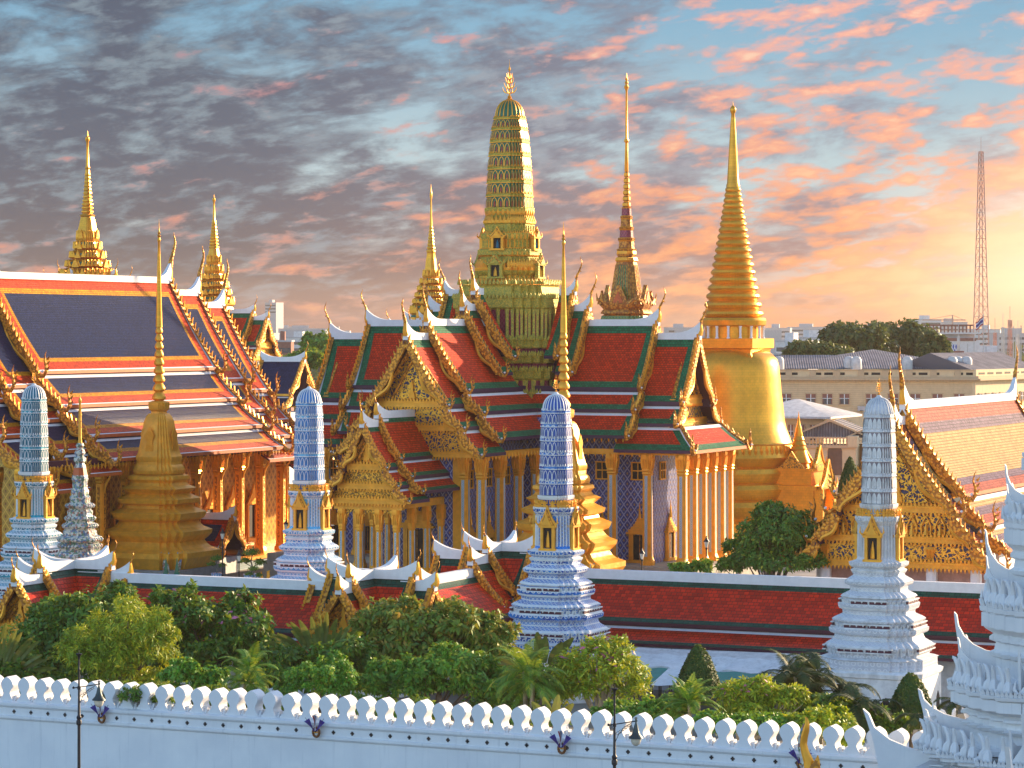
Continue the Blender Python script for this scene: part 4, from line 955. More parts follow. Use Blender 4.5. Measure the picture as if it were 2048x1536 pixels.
# mosaic-covered stupa
x, y, _ = pos(160, 210); MS = thing('mosaic_stupa', 'slim ringed stupa covered in broken multicoloured porcelain, between the teal tower and gilded stupa', 'stupa', (x, y, 0), RZ)
Yr = y; l = [(54, 1230), (50, 1186), (47, 1175), (52, 1168), (52, 1160), (44, 1152), (52, 1146), (50, 1138), (46, 1134), (57, 1128), (58, 1120), (48, 1116), (50, 1110), (47, 1105), (40, 1100), (43, 1094), (42, 1088), (37, 1085), (44, 1080), (43, 1073), (34, 1069), (34, 1062), (30, 1058), (34, 1054), (33, 1048), (27, 1044), (29, 1038), (25, 1030), (26, 1022), (22, 1018), (27, 1013), (26, 1008), (20, 1004), (21, 994), (17, 990), (18, 982), (15, 976), (15, 964), (17, 958), (15, 950), (12, 935), (9, 926), (13, 922), (12, 916), (8, 912), (11, 906), (9, 900), (6, 897), (9, 891), (6, 886)]
mb = MB(); l2 = pr(l, Yr, 1.117); l2 = [p + (('mosaic_multi', 'mosaic_multi', 'mosaic_multi', 'orange_band')[i % 4] if i % 9 == 3 else 'mosaic_multi',) for i, p in enumerate(l2)]
mb.sweep(l2, RED3)
for (hw, yy) in ((44, 1078), (58, 1124), (52, 1164), (34, 1051), (27, 1011), (43, 1091), (29, 1036), (51, 1142)):
    for (p, nr, L) in seg_pts(RED3, hw/1.117*Yr/F, .30): mb.tube([(p.x, p.y, zat(yy+4, Yr)), (p.x+nr.x*.05, p.y+nr.y*.05, zat(yy, Yr)), (p.x, p.y, zat(yy-4, Yr))], [.08, .16, .06], 5, 'mosaic_multi')
mb.build('body', MS)
mb = MB(); mb.sweep(pr([(5, 888), (3.5, 880), (3, 830), (2, 806), (3.2, 803), (3, 799), (.8, 795), (.3, 787)], Yr), C12, 'gold_aged')
mb.tube([(math.cos(k*.7)*.12, math.sin(k*.7)*.12, zat(880, Yr)+k*.055) for k in range(50)], .035, 4, 'gold'); mb.build('needle', MS)

# ---------------------------------------------------------------- GALLERIES
segG = [(0, 0, 3.7, -3.05), (3.55, -3.4, 5.7, -4.4)]
def gallery(label, px0, px1, C, zr, name='cloister_gallery', loc_px=None):
    xm, ym, _ = pos((px0+px1)/2, C); T = thing(name, label, 'gallery', (xm, ym, 0), RZ)
    U = lambda px: (lambda q_: (Vector(pos(px, C))-Vector((xm, ym, 0))).dot(Vector((cA, sA, 0))))(0)
    u0, u1 = U(px0), U(px1); mb = MB(rR)
    for si in (1, -1):
        for k, sg in enumerate(segG):
            slope(mb, u0, u1, si, (sg[0], zr+sg[1], sg[2], zr+sg[3]), GAL['lay'], GAL['cen'], [], [], GAL['top'] if k == 0 else GAL['topS'], GAL['bot'], 0, 0, .035, 'maroon', .22)
        x = si*3.55; xa, xb = sorted((x, x-si*.1)); mb.box(xa, xb, u0, u1, zr-3.6, zr-3.0, 'maroon')
    mb.build('roof', T)
    rm = MB(rR); ridge(rm, u0, u1, zr, h=.45, w_=.32); rm.build('ridge', T)
    w_ = MB(rR); w_.box(-3.4, 3.4, u0, u1, ZG, zr-3.6, 'white'); w_.build('wall', T)
    return T
gallery('long red tiled cloister roof with white ridge running to the right edge', 1000, 2120, 221, 6.45)
gallery('red tiled cloister roof with dark green edges behind the left garden trees', 160, 720, 203, 6.30)
segV = [(0, 0, 2.5, -3.3), (2.4, -3.65, 4.2, -4.7)]
SG = dict(GAL); SG['side'] = [.26, .5]; SG['thin'] = [.2]
def pavilion(label, px, C, zr, hi, lo, fh, fl, name='gate_pavilion', drop=.75, back=True):
    xm, ym, _ = pos(px, C); T = thing(name, label, 'pavilion', (xm, ym, 0), RZ, 'cross-gabled pavilions on the cloister')
    kw = dict(chh=1.05, tip=.6, rise=.75, teeth=.30, bb=.24, sag=.05)
    for Rm, a, b in ((rL, hi, lo), (rR, hi, lo), (rF, fh, fl)):
        arm(T, Rm, SG, segV, [(0, a, zr, 2, 1, 0), (a-.8, b, zr-drop, 2, 1, 0)], **kw)
        pediment(T, Rm, b-.55, 1, zr-drop, segV, 2, 'carved_gold', inset=.25)
    arm(T, I4, SG, segV, [(0, a, zr, 2, 1, 0)], **kw)
    w_ = MB(); w_.box(-3.4, 3.4, -fl+.6, 3.2, ZG, zr-4.8, 'white'); w_.box(-lo+.6, lo-.6, -3.4, 3.2, ZG, zr-4.8, 'white'); w_.build('wall', T)
    return T
pavilion('small cross-gabled pavilion roof left of centre, carved gable behind the leafy shrub', 745, 203, 7.35, 3.2, 4.7, 3.3, 4.9)
pavilion('small cross-gabled pavilion roof touching the deep blue porcelain tower', 1000, 221, 8.3, 2.6, 5.2, 2.3, 5.0)
pavilion('small cross-gabled pavilion roof at the left edge of the picture', 148, 203, 7.2, 3.1, 4.6, 4.2, 7.6)
# link gallery running back between the two pavilions
xm, ym, _ = pos(1000, 221); T = thing('link_gallery', 'short pinkish tiled roof running back to the pavilion beside the deep blue tower', 'gallery', (xm, ym, 0), RZ)
SG2 = dict(SG)
arm(T, rF, SG2, segG, [(3.5, 13.6, 6.65, 2, 1, 0)], chh=1.05, tip=.6, rise=.7, teeth=.30, bb=.24, sag=.035)
pediment(T, rF, 13.0, 1, 6.65, segG, 2, 'carved_gold', inset=.3)
w_ = MB(); w_.box(-3.4, 3.4, -12.6, -4, ZG, 3.0, 'white'); w_.build('wall', T)

# ---------------------------------------------------------------- GOLD-GABLED HALL (right)
tan = dict(lay=['white_clean', 'tile_terracotta', 'tile_mauve'], cen='tile_tan', side=[.3, .25, .45], top=[.1, 1.3, .9], bot=[.0, .9, .8], topS=[.34, .0, .0], fascia='orange_band')
x, y, _ = pos(1790, 240); VH = thing('golden_gabled_hall', 'hall with carved golden gable and tan tiled roof catching the sun at the right', 'temple hall', (x, y, 0), RZ)
segH = [(0, 0, 4.9, -6.9), (4.75, -7.35, 6.5, -9.2), (6.35, -9.65, 8.3, -11.2)]
arm(VH, rF, tan, segH, [(-2, 0.2, 17.9, 3, 1, 0)], chh=3.0, tip=1.4, rise=1.3, teeth=.5, bb=.55)
arm(VH, rF, tan, segH, [(-37, -2.4, 19.1, 3, 1, 1)], chh=3.1, tip=1.6, rise=1.5, teeth=.5, bb=.55)
pediment(VH, rF, -1.0, 1, 17.9, segH, 3, 'carved_gold_blue', inset=.5)
plain('inner_wall', '#c49c92', .7)
g = MB(rF)
for i in range(-4, 5):     # frieze of seated figures in pointed arches
    xx = i*1.15; z0 = 8.95
    for s_ in (-1, 1): g.tube([(s_*.36+xx, -.82, z0), (s_*.40+xx, -.82, z0+.7), (s_*.2+xx, -.82, z0+1.15), (xx, -.82, z0+1.45)], [.09, .08, .07, .04], 5, 'gold')
    g.tube([(xx, -.85, z0), (xx, -.85, z0+.12), (xx, -.85, z0+.45), (xx, -.85, z0+.62), (xx, -.85, z0+.95)], [.30, .26, .13, .13, .02], 6, 'gold')
g.build('figure_frieze', VH)
hb = MB(rF); hb.box(-6.8, 6.8, -1.7, -1.1, 8.0, 8.6, 'gold')
xs = [-6.2, -2.6, 2.6, 6.2]
for a, b in ((-6.2, -2.6), (-2.6, 2.6), (2.6, 6.2)): arch_valance(hb, a+.35, b-.35, -1.3, 8.0, 1.45, n=14)
for s_ in (-1, 1): hb.prism([(s_*6.5, 0), (s_*8.0, 0), (s_*6.5, 2.0)], (0, .1, 0), 'carved_gold', org=(0, -1.3, 6.0))
hb.box(-7.6, 7.6, -36, -3.2, ZG, 8.3, 'white'); hb.box(-6.4, 6.4, -3.2, -3.15, 2, 7.0, 'inner_wall')
hb.build('porch_wall', VH)
colH = column_mesh('column', 9.0, .42, 'white_clean', 'white_clean', 'gold', cs=.62); fh_ = [True]
for xx in xs: col_at(VH, colH, xx, 1.4-2.8+.0, ZG, fh_) if False else col_at(VH, colH, xx, 1.4, ZG, fh_)

# ---------------------------------------------------------------- far golden prasat spires
def prasat(label, px, Y, prof, tiers, ybase, hwb, seed=0, needle=None):
    x, y, _ = posY(px, Y); T = thing('spired_palace_roof', label, 'palace roof', (x, y, 0), RZ, 'golden palace spires')
    mb = MB(); mb.sweep(pr(prof, Y, 1.1), RED3, 'gold_leaf'); mb.build('needle', T)
    mb = MB(); l = []
    for (hw, yy, h) in tiers: l += [(hw*.95, yy+h, 'gold'), (hw*.93, yy+h*.7, 'niche_green'), (hw*.88, yy+h*.45, 'gold'), (hw, yy+h*.22, 'gold_leaf'), (hw, yy, 'gold_red'), (hw*.8, yy-h*.12, 'gold_red')]
    mb.sweep(pr(l, Y, 1.117), RED3); mb.build('roof_tier', T)
    mb = MB()
    for (hw, yy, h) in tiers:
        r = hw/1.117*Y/F; z0 = zat(yy, Y); hh = h*Y/F
        for (p, nr, L) in seg_pts(RED3, r, .9): 
            tx = Vector((-nr.y, nr.x)); w_ = min(L*.5, .5); mb.prism([(-w_, 0), (w_, 0), (w_*.5, hh*.25), (0, hh*.62), (-w_*.5, hh*.25)], (-nr.x*.15, -nr.y*.15, 0), 'gold_leaf', org=(p.x, p.y, z0), ax=(tx.x, tx.y, 0))
        for k in range(4):
            mb.T = RotZ(90*k); mb.prism([(-.2*r, 0), (.2*r, 0), (.12*r, hh*.35), (0, hh*.8), (-.12*r, hh*.35)], (0, .3, 0), 'gold', org=(0, -r-.2, z0-hh*.1)); mb.T = I4
    mb.build('antefix', T)
    return T
p1 = [(22, 476), (14, 438), (13, 434), (14, 432), (11, 428), (10.5, 424), (10, 410), (8, 396), (7, 380), (5.5, 362), (4.6, 342), (3.6, 339), (5, 336), (3.2, 331), (2.2, 298), (2.6, 284), (4.6, 280), (4, 275), (1.4, 272), (.4, 262)]
def ribs(l, y0, y1, n, k=1.13):
    out = [p for p in l if not (y1 < p[1] < y0)]; a = np.array(sorted(l, key=lambda q_: q_[1]))
    for i in range(n):
        for f_, m_ in ((0, .88), (.3, k), (.6, k), (.95, .88)):
            yy = y0-(y0-y1)*(i+f_)/n; out.append((float(np.interp(yy, a[:, 1], a[:, 0]))*m_, yy))
    return out
T1 = prasat('tallest golden tiered palace spire rising behind the navy roof at far left', 175, 430, ribs(p1, 434, 345, 12), [(23.5, 475, 22), (30, 497, 22), (38, 515, 20), (47, 533, 20), (60, 549, 18), (68, 565, 18)], 560, 75)
p2 = [(14, 522), (9.5, 500), (9, 497), (7.5, 480), (5.5, 462), (4, 445), (3.4, 441), (2.4, 438), (1.6, 412), (1.8, 404), (3.0, 401), (2.6, 397), (.8, 395), (.3, 389)]
T2 = prasat('golden tiered palace spire right of the navy hall, beside a gilded gable', 428, 455, ribs(p2, 497, 445, 8), [(15.5, 522, 17), (20, 540, 17), (25.5, 557, 16), (31, 573, 15), (36, 588, 15), (42, 605, 18)], 600, 40)
p3 = [(13, 548), (10, 520), (8, 508), (8.5, 505), (6.5, 490), (4.5, 470), (3, 452), (2, 436), (1.4, 400), (2.6, 392), (2, 385), (.8, 380), (.3, 368)]
T3 = prasat('golden tiered palace spire just left of the corncob tower', 862, 420, ribs(p3, 505, 452, 8), [(17.5, 550, 16), (24, 566, 15), (29, 580, 14), (34, 593, 13), (39, 606, 14), (44, 622, 18)], 640, 40)
SM = dict(PAN); SM['side'] = [.3, .7]
for T_, z, a, sc_ in ((T1, 33.4, 7.0, 1), (T2, 28.3, 9.5, 1), (T3, 27.0, 6.5, 1)):
    for Rm, dd in ((rR, 0), (rF, 0), (rL, 0)):
        sg = [(0, 0, 2.6, -4.2), (2.5, -4.5, 4.0, -6.0)]
        arm(T_, Rm, SM, sg, [(0, a-2.5, z, 2, 1, 0), (a-3, a, z-1.1, 2, 1, 0)], chh=1.7, tip=.9, rise=.8, teeth=.5, bb=.35)
        pediment(T_, Rm, a-.5, 1, z-1.1, sg, 2, 'carved_gold')
    bx = MB(); bx.box(-2.6, 2.6, -a+.8, a-.8, ZG, z-6.8, 'white'); bx.box(-a+.8, a-.8, -2.6, 2.6, ZG, z-6.8, 'white')
    for s_ in (-1.5, 0, 1.5): bx.box(a-.82, a-.74, s_-.35, s_+.35, z-10, z-8, 'dark'); 
    bx.box(-a+.4, a-.4, -3, 3, z-7.2, z-6.8, 'gold'); bx.build('palace_wall', T_)

# small pavilions
def small_hall(label, px, Y, zr, y0, y1, seg, spec, z_wall, Rm=I4, chh=1.6):
    x, y, _ = posY(px, Y); T = thing('small_pavilion', label, 'pavilion', (x, y, 0), RZ)
    arm(T, Rm, spec, seg, [(y0, y1, zr, len(seg), 1, 1)], chh=chh, tip=.7, rise=.8, teeth=.5, bb=.25, sag=.05)
    w_ = MB(Rm); w2 = seg[-1][2]-.7; w_.box(-w2, w2, y0+.6, y1-.6, ZG, z_wall, 'white'); w_.build('wall', T); return T
NB = dict(lay=['white_clean', 'tile_navy'], cen='tile_navy', side=[.25, .4], top=[.1, .4], bot=[0, .4], topS=[.25, 0], fascia='gold_aged')
small_hall('small dark blue roofed pavilion with white edges, far off between two towers', 572, 395, 21.2, -3.5, 2.6, [(0, 0, 3.6, -4.6), (3.4, -5.0, 5.2, -6.4)], NB, 14.0, rR)
RBs = dict(lay=['white_clean', 'tile_gallery'], cen='tile_navy', side=[.35, .8], top=[.1, .7], bot=[0, .8], topS=[.25, 0], fascia='maroon')
small_hall('little red and navy roofed pavilion beside the gilded stupa base', 436, 292, 6.1, -3.2, 1.6, [(0, 0, 2.2, -2.9), (2.05, -3.2, 3.0, -3.9)], RBs, 2.0, rR, .5)
# ---------------------------------------------------------------- OUTER WALL with lotus merlons
CW = 154.0
x0, y0, _ = pos(1024, CW); WL = thing('crenellated_wall', 'long white palace wall topped by a row of rounded lotus-bud merlons', 'wall', (x0, y0, 0), RZ)
def wallw(t):
    o = ob(t); n = t.noise(o, .35, 5.0, .6); c = ramp(t, n, .3, .7, (.74, .75, .77), (.84, .84, .84))
    st = t.noise(t.map(o, scale=(2.2, 2.2, .10)), 1.6, 7.0, .7); c = t.mix(t.math('MULTIPLY', t.ss(st, .52, .74), .38), c, (.40, .42, .46))
    sp = t.noise(o, 3.0, 6.0, .7); c = t.mix(t.math('MULTIPLY', t.ss(sp, .64, .76), .30), c, (.30, .30, .31))
    return bsdf(t, c, .65, 0.0, t.math('ADD', sp, t.noise(o, 14.0, 3.0)), .25, .03)
mat('wall_white', wallw)
u0, u1 = -38.0, 23.2
wb = MB(); prof = [(0, ZG), (0, 2.25), (-.10, 2.3), (-.16, 2.38), (-.16, 2.5), (-.05, 2.54), (-.05, 2.98), (-.14, 3.03), (-.20, 3.12), (-.20, 3.26), (-.06, 3.32), (.0, 3.34), (1.15, 3.34), (1.15, ZG)]
wb.prism([(a, b) for a, b in prof], (u1-u0, 0, 0), 'wall_white', org=(u0, 0, 0), ax=(0, 1, 0)); wb.build('wall_body', WL)
def merlon_mesh():
    mb = MB(); hw = [(.47, 0), (.40, .12), (.30, .28), (.235, .42), (.23, .52), (.27, .62), (.345, .74), (.405, .88), (.42, 1.0), (.385, 1.13), (.295, 1.26), (.16, 1.36), (.0, 1.44)]
    pts = [(a, b) for a, b in hw] + [(-a, b) for a, b in hw[::-1][1:]]
    mb.prism(pts, (0, .95, 0), 'wall_white', org=(0, .06, 0))
    for s_ in (-1, 1):
        for k in range(3): x = sorted((s_*(.44-.05*k), s_*(.56-.035*k))); mb.box(x[0], x[1], .10+.13*k+.05, .95-.03*k, 0, .12+.10*k, 'wall_white')
    return mb.build('merlon')
mer = merlon_mesh(); fm = [True]; n_m = 52
vr = random.Random(9)
for k in range(n_m):
    o_ = col_at(WL, mer, u0+.6+k*1.178+vr.uniform(-.015, .015), vr.uniform(-.015, .015), 3.34, fm); o_.scale = (vr.uniform(.97, 1.03), 1, vr.uniform(.975, 1.02)); o_.rotation_euler = (vr.uniform(-.01, .01), vr.uniform(-.012, .012), vr.uniform(-.015, .015))
cr = MB(); cr.box(-.05, .05, -.075, .01, -.11, .11, 'dark'); cr.box(-.11, .11, -.07, .01, -.045, .045, 'dark'); crm = cr.build('cross_vent'); fc = [True]
for k in range(n_m-1): col_at(WL, crm, u0+1.2+k*1.178, 0, 2.76, fc)
# flag clusters with a round bronze wreath
plain('flag_purple', '#3c2a86', .6, var=.3); plain('flag_red', '#b02234', .6); plain('flag_white', '#d8d8e0', .6); plain('bronze', '#7a4a22', .45, .4)
plain('iron', (.03, .03, .035), .45, .5); plain('lamp_glass', (.75, .68, .55), .2); plain('iron_green', (.05, .07, .07), .4, .5)
def flags(label, px, C, z):
    x, y, _ = pos(px, C); T = thing('flag_cluster', label, 'flags', (x, y, z), RZ, 'flag clusters on the palace wall')
    mb = MB(); n = 14
    for k in range(n):
        a = k*6.28318/n; b = a+6.28318/n; mb.tube([(math.cos(a)*.2, -.1, math.sin(a)*.25), (math.cos(b)*.2, -.1, math.sin(b)*.25)], .075, 5, 'bronze')
    mb.sweep([(.19, -.02), (.19, .02)], C12, 'gold_aged'); mb.build('wreath', T)
    for a, m in ((-.62, 'flag_purple'), (.0, 'flag_red'), (.62, 'flag_purple')):
        f = MB(Matrix.Rotation(a, 4, 'Y')); f.tube([(0, -.18, 0), (0, -.3, 1.0)], .014, 4, 'iron')
        def strip(x0_, x1_, m_, z0, z1):
            for j in range(4):
                t0, t1 = j/4, (j+1)/4; zz = lambda t: z1-(z1-z0)*t; yy = lambda t, xx: -.29+.07*math.sin(t*5+xx*9)+.1*t
                w_ = lambda t: (1-t*.72)
                f.quad((x0_*w_(t0), yy(t0, x0_), zz(t0)), (x1_*w_(t0), yy(t0, x1_), zz(t0)), (x1_*w_(t1), yy(t1, x1_), zz(t1)), (x0_*w_(t1), yy(t1, x0_), zz(t1)), m_)
        if m == 'flag_red':
            strip(-.12, -.05, 'flag_red', .1, .95); strip(-.05, .02, 'flag_white', .1, .95); strip(.02, .06, 'flag_purple', .1, .95); strip(.06, .12, 'flag_white', .1, .95)
        else: strip(-.15, .15, m, .1, .85)
        f.build('flag', T)
flags('cluster of purple and red flags on the wall, beside the left street lamp', 205, CW-.25, 2.75)
flags('cluster of purple and striped flags on the wall, a third of the way along', 634, CW-.25, 2.75)
flags('cluster of purple and striped flags on the wall, left of the right-hand street lamp', 1125, CW-.25, 2.75)
flags('cluster of purple flags on the wall, partly behind the golden horn finial', 1604, CW-.25, 2.75)

def street_lamp(label, px, Y, ztop, arm_s=1):
    x, y, _ = posY(px, Y); T = thing('street_lamp', label, 'street lamp', (x, y, ZG), 0, 'black street lamps before the palace wall'); h = ztop-ZG
    mb = MB(); mb.sweep([(.16, 0), (.16, .5), (.09, .7), (.075, h-3.7), (.13, h-3.65), (.14, h-3.5), (.10, h-3.42), (.13, h-3.30), (.07, h-3.2), (.05, h-1.95), (.085, h-1.92), (.085, h-1.8), (.05, h-1.75), (.04, h-1.0), (.075, h-.95), (.04, h-.85), (.06, h-.62), (.035, h-.5), (.07, h-.30), (.16, h-.2), (.16, h-.17), (.03, h-.15), (.02, h)], C12, 'iron'); mb.build('pole', T)
    a = MB(); a.tube([(-.25, 0, h-1.86), (1.05, 0, h-1.66)], .028, 5, 'iron'); a.tube([(.05, 0, h-2.6), (.18, 0, h-2.3), (.45, 0, h-1.95), (.8, 0, h-1.75)], .02, 4, 'iron')
    for k in range(5):
        c = (.15+.13*k, h-2.25+.09*k); r_ = .11-.008*k
        a.tube([(c[0]+math.cos(q_)*r_*(1-q_/9), 0, c[1]+math.sin(q_)*r_*(1-q_/9)) for q_ in np.linspace(0, 7, 12)], .014, 4, 'iron')
    a.sweep([(.05, h-1.9), (.06, h-1.82), (.01, h-1.78)], C8, 'iron', cx=-.27); br_ = a.build('bracket', T)
    s_ = MB(); s_.T = TR(.98, 0, 0); s_.sweep([(.03, h-1.5), (.05, h-1.62), (.04, h-1.75), (.09, h-1.9), (.13, h-2.1), (.20, h-2.28), (.33, h-2.42), (.34, h-2.46), (.27, h-2.47)], C16, 'iron_green')
    for k in range(4): s_.tube([(0, 0, h-1.5), (.08*math.cos(k*1.57), .08*math.sin(k*1.57), h-1.55)], .015, 4, 'iron')
    sh = s_.build('lamp_shade', br_); g = MB(TR(.98, 0, 0)); g.sweep([(.25, h-2.46), (.24, h-2.58), (.18, h-2.72), (.09, h-2.79), (.01, h-2.81)], C16, 'lamp_glass'); g.build('glass_globe', br_)
street_lamp('black street lamp with a hanging bell-shaped shade, in front of the wall at left', 158, 140, 9.4)
street_lamp('black street lamp with a hanging bell-shaped shade, before the frangipani tree', 1229, 130, 8.95)
def court_lamp(px, C, zt, zb, label):
    x, y, _ = pos(px, C); T = thing('lantern_post', label, 'lantern', (x, y, zb), 0, 'black lantern posts in the temple court'); h = zt-zb
    mb = MB(); mb.sweep([(.16, 0), (.1, .3), (.06, .6), (.06, h-1.2), (.13, h-1.1), (.05, h-1.0)], C8, 'iron'); mb.build('pole', T)
    g = MB(); g.sweep([(.10, h-1.0), (.22, h-.5)], [(1, 0), (.5, .87), (-.5, .87), (-1, 0), (-.5, -.87), (.5, -.87)], 'lamp_glass'); g.build('lantern_glass', T)
    r_ = MB(); r_.sweep([(.28, h-.5), (.08, h-.2), (.05, h)], C8, 'iron'); r_.build('lantern_cap', T)
for px, C, yt, yb, lb in ((445, 250, 1056, 1150, 'black lantern post left of the potted tree, beside the little pavilion'), (478, 246, 1100, 1175, 'black lantern post nearest the round potted tree'), (572, 262, 1038, 1120, 'black lantern post beside the pale blue tower'),
                      (1284, 262, 1096, 1146, 'black lantern post before the door with the spired frame'), (1413, 258, 1072, 1145, 'black lantern post at the corner colonnade of the central hall')):
    Y = C/(1+.456*(px-1024)/F); court_lamp(px, C, zat(yt, Y), zat(yb, Y)-1.0, lb)

# gilded horn finial in front of the wall
x, y, _ = posY(1621, 132); hf = thing('roof_horn', 'large gilded horn finial with glass-studded back, in front of the wall at lower right', 'roof finial', (x, y, 0), RZ)
mb = MB(); P_ = [(.0, 4.0), (.02, 4.75), (-.10, 5.15), (-.26, 5.55), (-.34, 5.9), (-.30, 6.25), (-.22, 6.55), (-.16, 6.85), (-.20, 7.1), (-.28, 7.2)]
mb.tube([(a, 0, b) for a, b in P_], [.36, .34, .26, .21, .19, .19, .18, .13, .07, .01], 10, 'gold', flat=.6); mb.build('horn', hf)
mb = MB(); mb.tube([(a-.13, 0, b) for a, b in P_[1:8]], [.3, .24, .19, .17, .17, .16, .08], 8, 'mosaic_multi', flat=.55)
mb.tube([(.05, 0, 4.0), (.2, 0, 4.8), (.34, 0, 5.2), (.36, 0, 5.45)], [.42, .3, .12, .02], 8, 'gold_trim'); mb.build('studded_back', hf)
mb = MB(); mb.prism([(-2.6, 0), (2.6, 0), (0, 3.2)], (0, .5, 0), 'gold_trim', org=(0, -.25, 1.6)); mb.box(-2.4, 2.4, -.3, 4, ZG, 1.7, 'white'); mb.build('gable_base', hf)

# ---------------------------------------------------------------- white tiered GATE TOWER lower right
Yg = 140.0; x, y, _ = posY(2118, Yg); GTW = thing('white_gate_tower', 'tiered white gate tower bristling with lotus buds and curled horns, lower right corner', 'gate tower', (x, y, 0), RZ)
zg = lambda yy: zat(yy, Yg)
TW = 'wall_white'
levels = [(6.75, 1500, 1392), (5.15, 1374, 1232), (3.65, 1212, 1062), (2.55, 1044, 930), (1.7, 905, 830), (1.1, 800, 740)]
REDG = RD([(1, .36), (.87, .36), (.87, .54), (.72, .54), (.72, .72), (.54, .72), (.54, .87), (.36, .87), (.36, 1)])
prev_top = ZG
for k in (0, 3):
    sw = MB(RotZ(90*k)); hh = 4.1; sw.prism([(-.2, 0), (4.9, 0), (5.1, hh*.35), (5.35, hh*.62), (5.65, hh*.85), (5.9, hh*1.02), (5.6, hh*.96), (5.3, hh*.8), (4.5, hh*.66), (3.2, hh*.55), (1.3, hh*.48), (-.2, hh*.46)], (.22, 0, 0), TW, org=(-.11, -4.1, 1.8), ax=(0, -1, 0)); sw.build('horned_ridge', GTW)
mb0 = MB(); mb0.sweep([(6.5, ZG, TW), (6.5, zg(1536), TW)], RED3); mb0.build('gate_base', GTW)
prevr = 6.5
